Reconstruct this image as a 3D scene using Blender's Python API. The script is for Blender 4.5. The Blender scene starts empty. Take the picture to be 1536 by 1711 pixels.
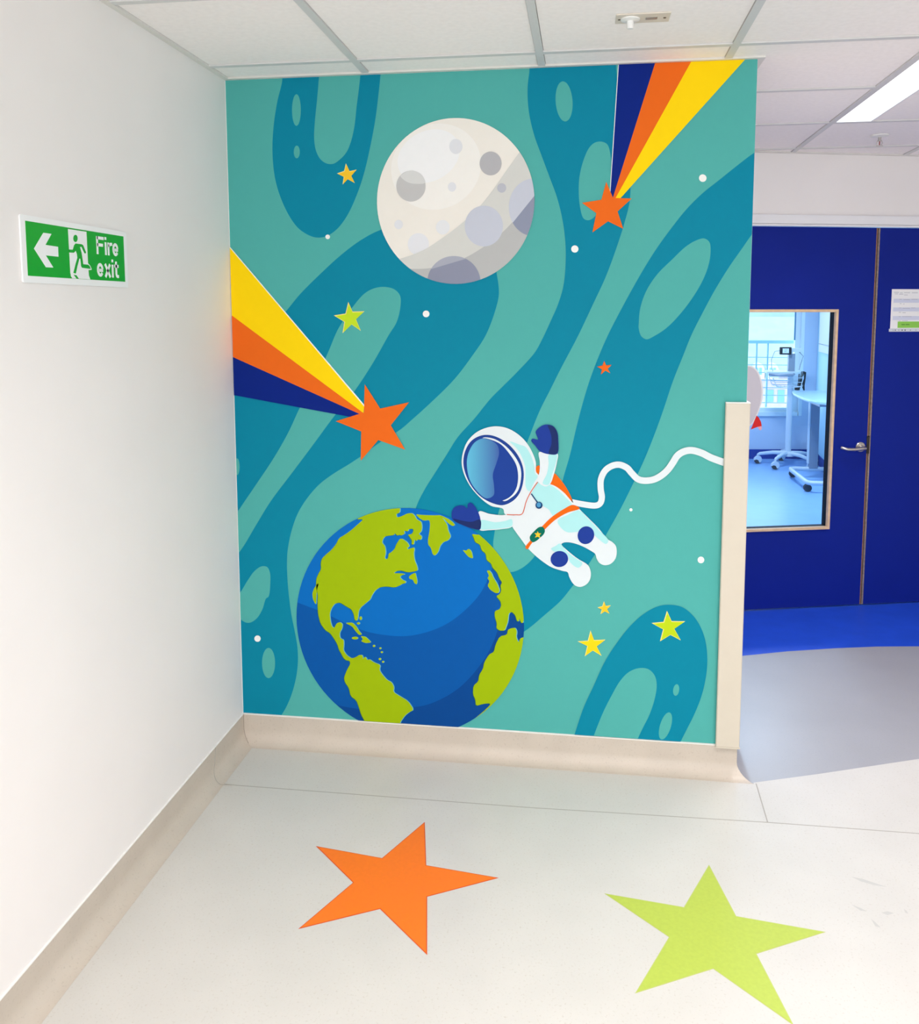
import bpy, bmesh, math
from mathutils import Vector, Matrix
from mathutils.geometry import tessellate_polygon
SC = bpy.context.scene
COL = SC.collection
W, H = 1.8053, 2.4270          # mural wall width, ceiling height
FX, FY, FK = 1.8053, 1.6168, 0.2769   # foot of the far (door) wall and its slope

# ---------------------------------------------------------------- camera, world, light, exposure
cd = bpy.data.cameras.new('camera'); cam = bpy.data.objects.new('camera', cd); COL.objects.link(cam)
yaw, pitch, roll = -0.13863, -0.10111, -0.00123
f = Vector((math.sin(yaw)*math.cos(pitch), math.cos(yaw)*math.cos(pitch), math.sin(pitch)))
r = Vector((math.cos(yaw), -math.sin(yaw), 0)); u = r.cross(f)
r2 = r*math.cos(roll) + u*math.sin(roll); u2 = u*math.cos(roll) - r*math.sin(roll)
cam.matrix_world = Matrix(((r2.x, u2.x, -f.x, 1.26651), (r2.y, u2.y, -f.y, -2.96955), (r2.z, u2.z, -f.z, 1.61972), (0, 0, 0, 1)))
cd.sensor_fit = 'HORIZONTAL'; cd.sensor_width = 36; cd.lens = 36*1435.83/1536
cd.shift_x = -9.855/1536; cd.shift_y = -190.264/1536; cd.clip_start = 0.02
SC.camera = cam
wd = bpy.data.worlds.new('sky'); SC.world = wd; wd.use_nodes = True
bg = wd.node_tree.nodes['Background']; bg.inputs[0].default_value = (0.74, 0.90, 1.0, 1); bg.inputs[1].default_value = 3.2
SC.view_settings.view_transform = 'Standard'; SC.view_settings.look = 'None'
SC.view_settings.gamma = 1.0; SC.view_settings.use_curve_mapping = False
SC.view_settings.exposure = 0.15
SC.cycles.use_denoising = True; SC.cycles.max_bounces = 10; SC.cycles.diffuse_bounces = 6
CORRIDOR_LAMP, LOBBY_LAMP, ROOM_FILL, END_FILL = 14.0, 13.5, 64.0, 34.0
ld = bpy.data.lights.new('added_fill', 'AREA'); ld.shape = 'RECTANGLE'; ld.size = 3.0; ld.size_y = 1.5; ld.energy = END_FILL; ld.color = (1.0, .945, .91)  # added unseen fill behind the camera, brightens mural and left wall
la = bpy.data.objects.new('added_fill', ld); COL.objects.link(la); la.location = (2.0, -5.16, 1.55); la.rotation_euler = (math.radians(90), 0, 0)

# ---------------------------------------------------------------- materials
def lin(h):
    c = [int(h[i:i+2], 16)/255 for i in (0, 2, 4)]
    return tuple(x/12.92 if x <= .04045 else ((x+.055)/1.055)**2.4 for x in c) + (1,)
MC = {}
def mat(name, hexc, rough=.6, metal=0, var=0, scale=40, bump=0, spec=.5, emit=0, speck=None, coat=0):
    if name in MC: return MC[name]
    m = bpy.data.materials.new(name); m.use_nodes = True; nt = m.node_tree; b = nt.nodes['Principled BSDF']
    b.inputs['Base Color'].default_value = lin(hexc); b.inputs['Roughness'].default_value = rough
    b.inputs['Metallic'].default_value = metal; b.inputs['Specular IOR Level'].default_value = spec
    b.inputs['Coat Weight'].default_value = coat
    if emit: b.inputs['Emission Color'].default_value = lin(hexc); b.inputs['Emission Strength'].default_value = emit
    tc = nt.nodes.new('ShaderNodeTexCoord')
    if var or speck:
        n = nt.nodes.new('ShaderNodeTexNoise'); n.inputs['Scale'].default_value = scale; n.inputs['Detail'].default_value = 4
        nt.links.new(tc.outputs['Object'], n.inputs['Vector'])
        rp = nt.nodes.new('ShaderNodeValToRGB'); c = lin(hexc)
        v = var or .04
        rp.color_ramp.elements[0].position = .35; rp.color_ramp.elements[1].position = .65
        rp.color_ramp.elements[0].color = tuple(x*(1-v) for x in c[:3]) + (1,)
        rp.color_ramp.elements[1].color = tuple(min(1, x*(1+v)) for x in c[:3]) + (1,)
        nt.links.new(n.outputs['Fac'], rp.inputs['Fac']); out = rp.outputs['Color']
        if speck:
            n2 = nt.nodes.new('ShaderNodeTexNoise'); n2.inputs['Scale'].default_value = speck[1]; n2.inputs['Detail'].default_value = 2
            nt.links.new(tc.outputs['Object'], n2.inputs['Vector'])
            r3 = nt.nodes.new('ShaderNodeValToRGB'); r3.color_ramp.elements[0].position = .60; r3.color_ramp.elements[1].position = .72
            r3.color_ramp.elements[0].color = (0, 0, 0, 1); r3.color_ramp.elements[1].color = (.6, .6, .6, 1)
            nt.links.new(n2.outputs['Fac'], r3.inputs['Fac'])
            mx = nt.nodes.new('ShaderNodeMixRGB'); mx.inputs[2].default_value = lin(speck[0])
            nt.links.new(r3.outputs['Color'], mx.inputs[0]); nt.links.new(out, mx.inputs[1]); out = mx.outputs[0]
        nt.links.new(out, b.inputs['Base Color'])
    if bump:
        n = nt.nodes.new('ShaderNodeTexNoise'); n.inputs['Scale'].default_value = scale*4; n.inputs['Detail'].default_value = 3
        nt.links.new(tc.outputs['Object'], n.inputs['Vector'])
        bp = nt.nodes.new('ShaderNodeBump'); bp.inputs['Strength'].default_value = bump; bp.inputs['Distance'].default_value = .001
        nt.links.new(n.outputs['Fac'], bp.inputs['Height']); nt.links.new(bp.outputs[0], b.inputs['Normal'])
    MC[name] = m; return m
WALL = mat('wall_paint', 'f0ecea', .6, var=.012, scale=3, bump=.05)
TILE = mat('ceiling_tile', 'faf4f2', .9, var=.02, scale=60, bump=.15)
GRID = mat('ceiling_grid_metal', 'd6d5d4', .5)
GAP = mat('shadow_gap', '4a4640', .9)
ROOMV = mat('blue_vinyl_gloss_wash', '92bef0', .32, var=.03, scale=8)  # blue vinyl lightened, the window's reflection is put into the colour
CREAM = mat('cream_vinyl', 'ccc9c3', .42, var=.02, scale=5, speck=('b9b2a7', 160))
SKIRT = mat('cream_vinyl_cove_shade', 'c7bcaf', .45, var=.03, scale=9, speck=('b5a99c', 160))  # same vinyl as the cream floor, cove shading put into the darker colour
GREY = mat('grey_vinyl', 'a2a2a6', .36, var=.02, scale=5, speck=('94959c', 160))
BLUEV = mat('blue_vinyl', '2450d0', .4, var=.05, scale=8, spec=.25)
SEAM = mat('vinyl_weld', 'a5a097', .5)
DOOR = mat('blue_door_laminate', '0e2488', .5, var=.03, scale=4, spec=.12)
WOOD = mat('pale_beech_lipping', 'd9b996', .5, var=.08, scale=30)
WOODD = mat('dark_edge_timber', '8a6248', .6, var=.15, scale=60)
DARK = mat('black_reveal', '0c0b0d', .7)
WHITE = mat('white_paint', 'eeeef0', .35)
PLAST = mat('white_plastic', 'ebebe9', .4)
CREAMP = mat('cream_plastic_guard', 'd0c7b7', .42, var=.01, scale=20)
CHROME = mat('brushed_steel', 'c9c4be', .28, metal=1)
BLACK = mat('black_plastic', '17181b', .4)
ROOMW = mat('room_wall_paint', 'c8d6ea', .6)
EQUIP = mat('equipment_white', 'd5dfe6', .35)
EQGREY = mat('equipment_grey', '8a97a8', .35)
RUBBER = mat('grey_caster', '3c4148', .5)

# ---------------------------------------------------------------- helpers
def tag(o, label=None, cat=None, group=None, kind=None):
    if label: o['label'] = label
    if cat: o['category'] = cat
    if group: o['group'] = group
    if kind: o['kind'] = kind
    return o
def empty(name, loc=(0, 0, 0), rz=0, parent=None):
    o = bpy.data.objects.new(name, None); COL.objects.link(o); o.location = loc; o.rotation_euler = (0, 0, rz)
    o.empty_display_size = .05; o.parent = parent; return o
class MB:
    def __init__(s): s.v = []; s.f = []; s.m = []; s.mats = []; s.sm = False
    def mi(s, m):
        if m not in s.mats: s.mats.append(m)
        return s.mats.index(m)
    def add(s, vs, fs, m):
        k = len(s.v); i = s.mi(m); s.v += [tuple(v) for v in vs]
        for q in fs: s.f.append(tuple(a+k for a in q)); s.m.append(i)
        return s
    def box(s, a, b, m):
        x0, y0, z0 = [min(p, q) for p, q in zip(a, b)]; x1, y1, z1 = [max(p, q) for p, q in zip(a, b)]
        return s.add([(x0, y0, z0), (x1, y0, z0), (x1, y1, z0), (x0, y1, z0), (x0, y0, z1), (x1, y0, z1), (x1, y1, z1), (x0, y1, z1)],
                     [(0, 3, 2, 1), (4, 5, 6, 7), (0, 1, 5, 4), (1, 2, 6, 5), (2, 3, 7, 6), (3, 0, 4, 7)], m)
    def prism(s, pts, z0, z1, m, fr=None):      # pts 2-D, extruded along the third axis given by the map fr(x, y, t)
        fr = fr or (lambda x, y, t: (x, y, t)); n = len(pts)
        tri = tessellate_polygon([[Vector((p[0], p[1], 0)) for p in pts]])
        if area(pts) < 0: pass
        vs = [fr(p[0], p[1], z0) for p in pts] + [fr(p[0], p[1], z1) for p in pts]
        fs = [tuple(t) for t in tri] + [tuple(a+n for a in reversed(t)) for t in tri] + [(i, (i+1) % n, (i+1) % n+n, i+n) for i in range(n)]
        return s.add(vs, fs, m)
    def flat(s, pts, fr, m):
        tri = tessellate_polygon([[Vector((p[0], p[1], 0)) for p in pts]])
        return s.add([fr(*p) for p in pts], [tuple(t) for t in tri], m)
    def tube(s, pts, r, m, n=10, cap=True):
        pts = [Vector(p) for p in pts]; rs = r if isinstance(r, (list, tuple)) else [r]*len(pts)
        vs = []; fs = []; prev = None
        for i, p in enumerate(pts):
            t = (pts[min(i+1, len(pts)-1)] - pts[max(i-1, 0)]).normalized()
            if prev is None:
                a = Vector((0, 0, 1)) if abs(t.z) < .9 else Vector((1, 0, 0)); nn = (a - t*a.dot(t)).normalized()
            else: nn = (prev - t*prev.dot(t)).normalized()
            prev = nn; bb = t.cross(nn)
            for k in range(n):
                an = 2*math.pi*k/n; vs.append(p + (nn*math.cos(an) + bb*math.sin(an))*rs[i])
        for i in range(len(pts)-1):
            for k in range(n): fs.append((i*n+k, i*n+(k+1) % n, (i+1)*n+(k+1) % n, (i+1)*n+k))
        if cap: fs.append(tuple(range(n))[::-1]); fs.append(tuple((len(pts)-1)*n+k for k in range(n)))
        s.sm = True; return s.add(vs, fs, m)
    def lathe(s, c, prof, m, n=28, axis='z'):   # prof [(radius, height)]
        vs = []; fs = []
        mp = {'z': lambda x, y, h: (c[0]+x, c[1]+y, c[2]+h), 'y': lambda x, y, h: (c[0]+x, c[1]+h, c[2]+y), 'x': lambda x, y, h: (c[0]+h, c[1]+x, c[2]+y)}[axis]
        for rr, hh in prof:
            for k in range(n): a = 2*math.pi*k/n; vs.append(mp(rr*math.cos(a), rr*math.sin(a), hh))
        for i in range(len(prof)-1):
            for k in range(n): fs.append((i*n+k, i*n+(k+1) % n, (i+1)*n+(k+1) % n, (i+1)*n+k))
        fs.append(tuple(range(n))); fs.append(tuple((len(prof)-1)*n+k for k in range(n)))
        s.sm = True; return s.add(vs, fs, m)
    def build(s, name, parent=None, bevel=0, fix=True, loc=None, rz=0, seg=2):
        me = bpy.data.meshes.new(name); me.from_pydata(s.v, [], s.f)
        for m in s.mats: me.materials.append(m)
        for p, i in zip(me.polygons, s.m): p.material_index = i
        if fix:
            bm = bmesh.new(); bm.from_mesh(me); bmesh.ops.recalc_face_normals(bm, faces=bm.faces); bm.to_mesh(me); bm.free()
        if s.sm:
            for p in me.polygons: p.use_smooth = True
            try: me.set_sharp_from_angle(angle=math.radians(40))
            except Exception: pass
        me.update(); o = bpy.data.objects.new(name, me); COL.objects.link(o); o.parent = parent
        if loc: o.location = loc
        o.rotation_euler = (0, 0, rz)
        if bevel:
            b = o.modifiers.new('bevel', 'BEVEL'); b.width = bevel; b.segments = seg; b.limit_method = 'ANGLE'
        return o
def area(p): return sum(p[i][0]*p[(i+1) % len(p)][1]-p[(i+1) % len(p)][0]*p[i][1] for i in range(len(p)))/2
def smooth(p, n=6):
    o = []; N = len(p)
    for i in range(N):
        a, b, c, d = p[i-1], p[i], p[(i+1) % N], p[(i+2) % N]
        def T(t0, q, w): return t0 + max(1e-6, math.hypot(q[0]-w[0], q[1]-w[1]))**.5
        t0 = 0; t1 = T(t0, a, b); t2 = T(t1, b, c); t3 = T(t2, c, d)
        for k in range(n):
            t = t1 + (t2-t1)*k/n; pt = []
            for j in (0, 1):
                A1 = (t1-t)/(t1-t0)*a[j]+(t-t0)/(t1-t0)*b[j]; A2 = (t2-t)/(t2-t1)*b[j]+(t-t1)/(t2-t1)*c[j]; A3 = (t3-t)/(t3-t2)*c[j]+(t-t2)/(t3-t2)*d[j]
                B1 = (t2-t)/(t2-t0)*A1+(t-t0)/(t2-t0)*A2; B2 = (t3-t)/(t3-t1)*A2+(t-t1)/(t3-t1)*A3
                pt.append((t2-t)/(t2-t1)*B1+(t-t1)/(t2-t1)*B2)
            o.append(tuple(pt))
    return o
def sp(e): return smooth(e[1]) if e[0] == 's' else list(e[1])
def half(p, a, b):               # keep the side left of a->b
    o = []; d = lambda q: (b[0]-a[0])*(q[1]-a[1])-(b[1]-a[1])*(q[0]-a[0])
    for i in range(len(p)):
        q, w = p[i-1], p[i]; dq, dw = d(q), d(w)
        if (dq > 0) != (dw > 0): t = dq/(dq-dw); o.append((q[0]+(w[0]-q[0])*t, q[1]+(w[1]-q[1])*t))
        if dw > 0: o.append(w)
    return o
def clip(p, convex):
    if area(convex) < 0: convex = convex[::-1]
    for i in range(len(convex)):
        if not p: return p
        p = half(p, convex[i-1], convex[i])
    return p
DATA = {'backdrop':[('D',('s',[(0.2134,2.4961),(0.2103,2.4195),(0.1894,2.3432),(0.1745,2.2601),(0.1686,2.1763),(0.1749,2.0916),(0.1926,2.0245),(0.2232,1.9571),(0.2575,
1.9108),(0.2955,1.8859),(0.3242,1.8776),(0.3594,1.882),(0.3979,1.9058),(0.4367,1.9536),(0.4724,2.0251),(0.4984,2.0963),(0.5214,2.1849),(0.5399,2.2728),(0.5513,2.3486),
(0.5601,2.4241),(0.5634,2.4935)])),('L',('s',[(0.3487,2.5023),(0.3445,2.4439),(0.3353,2.356),(0.3256,2.2794),(0.3213,2.2201),(0.3268,2.1781),(0.3421,2.1478),(0.3639,
2.1323),(0.3891,2.1305),(0.4146,2.146),(0.4369,2.1693),(0.4531,2.2045),(0.4664,2.2574),(0.4748,2.3219),(0.4837,2.3802),(0.4907,2.4383),(0.4933,2.4964)])),('L',('s',
[(0.2752,2.316),(0.2735,2.2956),(0.2697,2.2784),(0.2643,2.2669),(0.2582,2.263),(0.2522,2.2673),(0.2473,2.2791),(0.2442,2.2965),(0.2435,2.317),(0.2451,2.3374),(0.249,
2.3546),(0.2544,2.366),(0.2605,2.3698),(0.2665,2.3656),(0.2713,2.3539),(0.2744,2.3365)])),('L',('s',[(0.2683,2.1737),(0.2673,2.1654),(0.2648,2.1585),(0.2612,2.1539),
(0.257,2.1524),(0.2529,2.1541),(0.2495,2.1589),(0.2473,2.166),(0.2467,2.1742),(0.2477,2.1825),(0.2502,2.1894),(0.2538,2.194),(0.258,2.1955),(0.2621,2.1938),(0.2655,2.189),
(0.2677,2.1819)])),('D',('s',[(-0.1197,1.2263),(0.0243,1.4254),(0.1174,1.5232),(0.2071,1.6213),(0.259,1.6802),(0.3313,1.7477),(0.4091,1.8144),(0.4859,1.8682),(0.5567,
1.9017),(0.6738,1.9258),(0.8272,1.8699),(0.9527,1.7824),(0.9611,1.7497),(0.9695,1.6802),(0.9593,1.629),(0.9241,1.5361),(0.8759,1.4631),(0.8145,1.383),(0.7331,1.3018),
(0.6551,1.2311),(0.618,1.1996),(0.5535,1.1596),(0.4745,1.1016),(0.4295,1.0715),(0.3702,1.0347),(0.317,0.9946),(0.2697,0.9415),(0.232,0.8817),(0.2071,0.8153),(0.1922,
0.7489),(0.1877,0.6958),(0.1892,0.6162),(0.1934,0.5618),(0.2001,0.5019),(0.2121,0.4353),(0.2209,0.3751),(0.221,0.3142),(0.2115,0.2525),(0.1931,0.19),(0.1714,0.1406),
(0.1522,0.1084),(0.1215,0.0615),(0.0491,-0.0618),(-0.162,-0.0773),(-0.1342,0.7487),(-0.1821,0.7747)])),('L',('s',[(0.5797,1.5352),(0.5247,1.442),(0.466,1.354),(0.4134,
1.2842),(0.3804,1.2489),(0.2934,1.1357),(0.212,1.0307),(0.1294,0.9243),(0.0733,0.8371),(0.0108,0.7387),(-0.0543,0.666),(-0.0643,0.7859),(0.0106,0.8944),(0.0774,0.9882),
(0.1468,1.0875),(0.2021,1.1788),(0.2504,1.2755),(0.3517,1.4596),(0.3853,1.5347),(0.3999,1.5622),(0.4476,1.6302),(0.496,1.6823),(0.5342,1.7005),(0.572,1.7034),(0.6033,
1.6941),(0.6219,1.6727),(0.6229,1.636),(0.6085,1.5809)])),('L',('s',[(0.0152,1.0519),(0.014,1.0399),(0.0115,1.0297),(0.0081,1.0228),(0.0041,1.0203),(0.0003,1.0226),
(-0.0028,1.0293),(-0.0047,1.0394),(-0.0051,1.0514),(-0.004,1.0634),(-0.0015,1.0737),(0.002,1.0805),(0.0059,1.083),(0.0098,1.0807),(0.0128,1.074),(0.0147,1.0639)])),('L',
('s',[(0.0013,0.5744),(0.0334,0.6228),(0.0617,0.6608),(0.0894,0.6799),(0.111,0.6781),(0.1213,0.6566),(0.1217,0.6199),(0.1136,0.566),(0.1032,0.5576),(0.0885,0.5166),
(0.0671,0.4819),(0.0427,0.4638),(0.0255,0.4616),(0.0085,0.4688),(-0.0114,0.4915),(-0.0303,0.5515)])),('L',('s',[(0.1324,0.3112),(0.13,0.2886),(0.124,0.2693),(0.1154,
0.256),(0.1056,0.251),(0.096,0.2549),(0.0881,0.2671),(0.0831,0.2859),(0.0817,0.3083),(0.0842,0.3309),(0.0902,0.3502),(0.0988,0.3633),(0.1086,0.3683),(0.1182,0.3644),
(0.1261,0.3522),(0.1311,0.3335)])),('D',('s',[(1.0708,2.4728),(1.0699,2.4207),(1.0643,2.3686),(1.0652,2.3161),(1.0727,2.2632),(1.0882,2.2041),(1.1128,2.1386),(1.1404,
2.067),(1.1651,2.0013),(1.1839,1.9295),(1.1949,1.8516),(1.1964,1.7734),(1.1892,1.7009),(1.1716,1.6403),(1.1507,1.5915),(1.1167,1.5175),(1.0929,1.4751),(1.0327,1.4079),
(0.9779,1.3524),(0.9412,1.3151),(0.8819,1.2411),(0.8257,1.1779),(0.7816,1.1081),(0.7371,1.0376),(0.7051,0.986),(0.6728,0.9181),(0.6527,0.8115),(0.8563,0.5546),(1.0288,
0.4636),(1.0685,0.485),(1.1366,0.5464),(1.1918,0.6003),(1.2312,0.653),(1.2644,0.7),(1.312,0.7775),(1.3502,0.8509),(1.3939,0.9362),(1.4341,1.0236),(1.4738,1.1163),(1.5073,
1.208),(1.5348,1.2928),(1.5619,1.3828),(1.5945,1.472),(1.6187,1.5381),(1.652,1.6094),(1.6906,1.6866),(1.7346,1.763),(1.773,1.8213),(1.8036,1.8675),(1.8601,1.942),(1.9311,
2.1575),(1.92,2.4657),(1.4697,2.4847),(1.1781,2.5028)])),('L',('s',[(1.354,2.4896),(1.3551,2.424),(1.3634,2.3464),(1.3944,2.1722),(1.4085,2.0348),(1.4066,1.979),(1.3901,
1.9085),(1.3648,1.8257),(1.3305,1.7303),(1.2898,1.64),(1.2422,1.5359),(1.1837,1.4213),(1.1483,1.3482),(1.1125,1.2745),(1.0646,1.1505),(0.9976,0.9868),(0.9699,0.9104),
(0.9557,0.8339),(0.9515,0.7892),(0.961,0.7321),(0.9893,0.7013),(1.0174,0.6973),(1.0547,0.7136),(1.0979,0.7566),(1.1464,0.8532),(1.1821,0.9671),(1.1966,1.0421),(1.217,
1.1167),(1.2456,1.246),(1.2799,1.3739),(1.3142,1.4704),(1.3421,1.5373),(1.3744,1.6036),(1.4148,1.6818),(1.4607,1.7652),(1.5006,1.8302),(1.546,1.8944),(1.5911,1.9523),
(1.6418,2.0038),(1.6979,2.0489),(1.7535,2.0937),(1.8032,2.1308),(1.8585,2.1595),(1.927,2.2703),(1.918,2.5211)])),('L',('s',[(1.2138,2.3154),(1.2137,2.2904),(1.2094,
2.2691),(1.2015,2.2546),(1.1913,2.2492),(1.1802,2.2538),(1.17,2.2676),(1.1622,2.2886),(1.1581,2.3134),(1.1582,2.3384),(1.1625,2.3597),(1.1704,2.3741),(1.1806,2.3793),
(1.1917,2.3747),(1.2018,2.361),(1.2096,2.3401)])),('L',('s',[(1.2884,2.1768),(1.309,2.1803),(1.3298,2.171),(1.3409,2.1387),(1.3441,2.086),(1.3409,2.0215),(1.3268,1.9805),
(1.2976,1.9396),(1.274,1.9233),(1.256,1.9284),(1.2436,1.9642),(1.2381,2.0176),(1.2405,2.0707),(1.2535,2.1233),(1.2708,2.1609)])),('L',('s',[(1.6513,1.8578),(1.6689,
1.8459),(1.6738,1.8165),(1.6681,1.7695),(1.6492,1.7164),(1.6157,1.6572),(1.576,1.6035),(1.5358,1.5614),(1.4948,1.5336),(1.4717,1.5235),(1.4541,1.5335),(1.4448,1.5601),
(1.4447,1.5794),(1.4485,1.6276),(1.4681,1.6876),(1.5024,1.7411),(1.5484,1.7882),(1.594,1.8321),(1.6255,1.8511)])),('D',('s',[(1.2226,0.0299),(1.2455,0.1075),(1.2766,
0.2112),(1.3125,0.298),(1.3482,0.3841),(1.3897,0.4569),(1.4371,0.5231),(1.4845,0.5698),(1.5319,0.5973),(1.5706,0.6035),(1.6093,0.5978),(1.6455,0.5713),(1.6732,0.5319),
(1.6923,0.4794),(1.7006,0.4105),(1.6959,0.3404),(1.6827,0.2759),(1.6605,0.2104),(1.6378,0.1574),(1.6149,0.1041),(1.5921,0.044)])),('L',('s',[(1.2913,0.035),(1.3151,
0.1123),(1.3448,0.1961),(1.3745,0.263),(1.4042,0.3197),(1.4341,0.3537),(1.4702,0.3699),(1.5005,0.3672),(1.5221,0.346),(1.5301,0.3113),(1.5239,0.2595),(1.5069,0.2003),
(1.4865,0.1535),(1.4678,0.108),(1.4457,0.0463)])),('L',('s',[(1.6073,0.2966),(1.6057,0.2886),(1.6028,0.2819),(1.599,0.2776),(1.5949,0.2764),(1.5912,0.2783),(1.5884,
0.2832),(1.587,0.2902),(1.5871,0.2983),(1.5887,0.3063),(1.5917,0.313),(1.5954,0.3172),(1.5995,0.3185),(1.6032,0.3165),(1.606,0.3117),(1.6074,0.3047)])),('L',('s',[(1.5815,
0.1587),(1.5751,0.1398),(1.567,0.1244),(1.5583,0.1149),(1.5504,0.1128),(1.5444,0.1184),(1.5414,0.1309),(1.5418,0.1483),(1.5454,0.168),(1.5518,0.1869),(1.5599,0.2022),
(1.5686,0.2116),(1.5765,0.2136),(1.5824,0.208),(1.5854,0.1956),(1.5851,0.1783)]))],'earth':('p',[(0.4977,0.0886),(0.4721,0.0987),(0.4472,0.1105),(0.4232,0.1239),(0.4001,
0.1389),(0.3781,0.1554),(0.3571,0.1734),(0.3374,0.1927),(0.319,0.2133),(0.302,0.235),(0.2864,0.2579),(0.2724,0.2818),(0.2599,0.3065),(0.2491,0.3321),(0.2399,0.3583),
(0.2325,0.3851),(0.2268,0.4123),(0.2229,0.4399),(0.2208,0.4677),(0.2205,0.4956),(0.2219,0.5235),(0.2252,0.5513),(0.2303,0.5787),(0.2371,0.6059),(0.2457,0.6325),(0.256,
0.6585),(0.2679,0.6838),(0.2814,0.7082),(0.2964,0.7318),(0.313,0.7543),(0.3309,0.7757),(0.3502,0.7958),(0.3707,0.8147),(0.3923,0.8321),(0.4151,0.8481),(0.4388,0.8626),
(0.4634,0.8755),(0.4887,0.8867),(0.5147,0.8963),(0.5413,0.9041),(0.5682,0.9101),(0.5955,0.9143),(0.623,0.9168),(0.6505,0.9174),(0.6781,0.9162),(0.7054,0.9131),(0.7325,
0.9083),(0.7592,0.9016),(0.7854,0.8932),(0.811,0.8831),(0.8359,0.8713),(0.8599,0.8579),(0.883,0.8429),(0.905,0.8264),(0.9259,0.8084),(0.9457,0.7891),(0.9641,0.7685),
(0.9811,0.7468),(0.9967,0.7239),(1.0107,0.7001),(1.0232,0.6753),(1.034,0.6497),(1.0432,0.6235),(1.0506,0.5967),(1.0563,0.5695),(1.0602,0.5419),(1.0623,0.5141),(1.0626,
0.4862),(1.0611,0.4583),(1.0578,0.4306),(1.0528,0.4031),(1.0459,0.376),(1.0374,0.3493),(1.0271,0.3233),(1.0152,0.298),(1.0017,0.2736),(0.9867,0.25),(0.9701,0.2275),
(0.9522,0.2062),(0.9329,0.186),(0.9124,0.1672),(0.8907,0.1497),(0.868,0.1337),(0.8443,0.1192),(0.8197,0.1063),(0.7944,0.0951),(0.7684,0.0856),(0.7418,0.0777),(0.7149,
0.0717),(0.6876,0.0675),(0.6601,0.065),(0.6325,0.0644),(0.605,0.0657),(0.5777,0.0687),(0.5506,0.0736),(0.5239,0.0802)]),'moon':('p',[(0.8724,1.7183),(0.8548,1.7154),
(0.837,1.7136),(0.8191,1.713),(0.8013,1.7136),(0.7835,1.7154),(0.7658,1.7184),(0.7483,1.7225),(0.7312,1.7278),(0.7144,1.7343),(0.698,1.7418),(0.6822,1.7504),(0.6669,
1.7601),(0.6523,1.7707),(0.6384,1.7824),(0.6252,1.7949),(0.6129,1.8082),(0.6014,1.8223),(0.5908,1.8372),(0.5812,1.8527),(0.5727,1.8689),(0.5651,1.8855),(0.5587,1.9027),
(0.5533,1.9202),(0.5491,1.938),(0.546,1.956),(0.5441,1.9742),(0.5433,1.9925),(0.5438,2.0108),(0.5453,2.029),(0.5481,2.047),(0.552,2.0648),(0.557,2.0823),(0.5631,2.0994),
(0.5704,2.1161),(0.5786,2.1322),(0.5879,2.1478),(0.5982,2.1626),(0.6094,2.1768),(0.6215,2.1901),(0.6344,2.2026),(0.6481,2.2142),(0.6626,2.2249),(0.6777,2.2345),(0.6934,
2.2431),(0.7096,2.2507),(0.7262,2.2571),(0.7433,2.2624),(0.7607,2.2666),(0.7783,2.2696),(0.796,2.2714),(0.8139,2.2719),(0.8318,2.2713),(0.8496,2.2696),(0.8673,2.2666),
(0.8847,2.2624),(0.9019,2.2571),(0.9187,2.2507),(0.935,2.2431),(0.9509,2.2345),(0.9661,2.2248),(0.9808,2.2142),(0.9947,2.2026),(1.0078,2.1901),(1.0202,2.1767),(1.0317,
2.1626),(1.0422,2.1477),(1.0518,2.1322),(1.0604,2.116),(1.0679,2.0994),(1.0744,2.0823),(1.0797,2.0648),(1.084,2.047),(1.087,2.0289),(1.089,2.0107),(1.0897,1.9924),(1.0893,
1.9742),(1.0877,1.956),(1.085,1.9379),(1.0811,1.9201),(1.0761,1.9026),(1.0699,1.8855),(1.0627,1.8688),(1.0544,1.8527),(1.0451,1.8372),(1.0348,1.8223),(1.0236,1.8082),
(1.0115,1.7948),(0.9986,1.7823),(0.9849,1.7707),(0.9705,1.7601),(0.9554,1.7504),(0.9397,1.7418),(0.9235,1.7342),(0.9068,1.7278),(0.8898,1.7225)]),'sea':[('mid',('s',
[(0.303,0.1848),(0.3656,0.1647),(0.4281,0.156),(0.4903,0.1525),(0.5771,0.1594),(0.6601,0.1742),(0.706,0.1853),(0.7729,0.2176),(0.8393,0.2683),(0.8992,0.3396),(0.9407,
0.4093),(0.9701,0.4899),(0.9816,0.5811),(0.9755,0.6709),(1.0911,0.7945),(0.9746,0.9674),(0.5617,1.0151),(0.1626,0.9438),(0.1347,0.5726),(0.1476,0.3215)])),('lit',('s',
[(0.21,0.5586),(0.2597,0.5379),(0.3094,0.5216),(0.4327,0.4687),(0.4942,0.4501),(0.5555,0.4421),(0.6165,0.441),(0.6652,0.4479),(0.7378,0.4719),(0.7979,0.5055),(0.8576,
0.5571),(0.905,0.6137),(0.9356,0.6752),(0.9531,0.7298),(0.975,0.8199),(0.9165,0.9657),(0.5617,1.0151),(0.1626,0.9438),(0.1488,0.6356)]))],'land':[('continent',[(0.4927,
0.9005),(0.5257,0.9232),(0.5517,0.9299),(0.5968,0.9277),(0.6126,0.9246),(0.6151,0.9175),(0.6156,0.9121),(0.6148,0.9031),(0.6119,0.8991),(0.604,0.8959),(0.6018,0.8923),
(0.6031,0.8844),(0.607,0.8827),(0.6171,0.8856),(0.6247,0.8888),(0.6373,0.8957),(0.6451,0.8983),(0.6559,0.8994),(0.6619,0.8974),(0.669,0.8905),(0.6719,0.8861),(0.6737,
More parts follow.
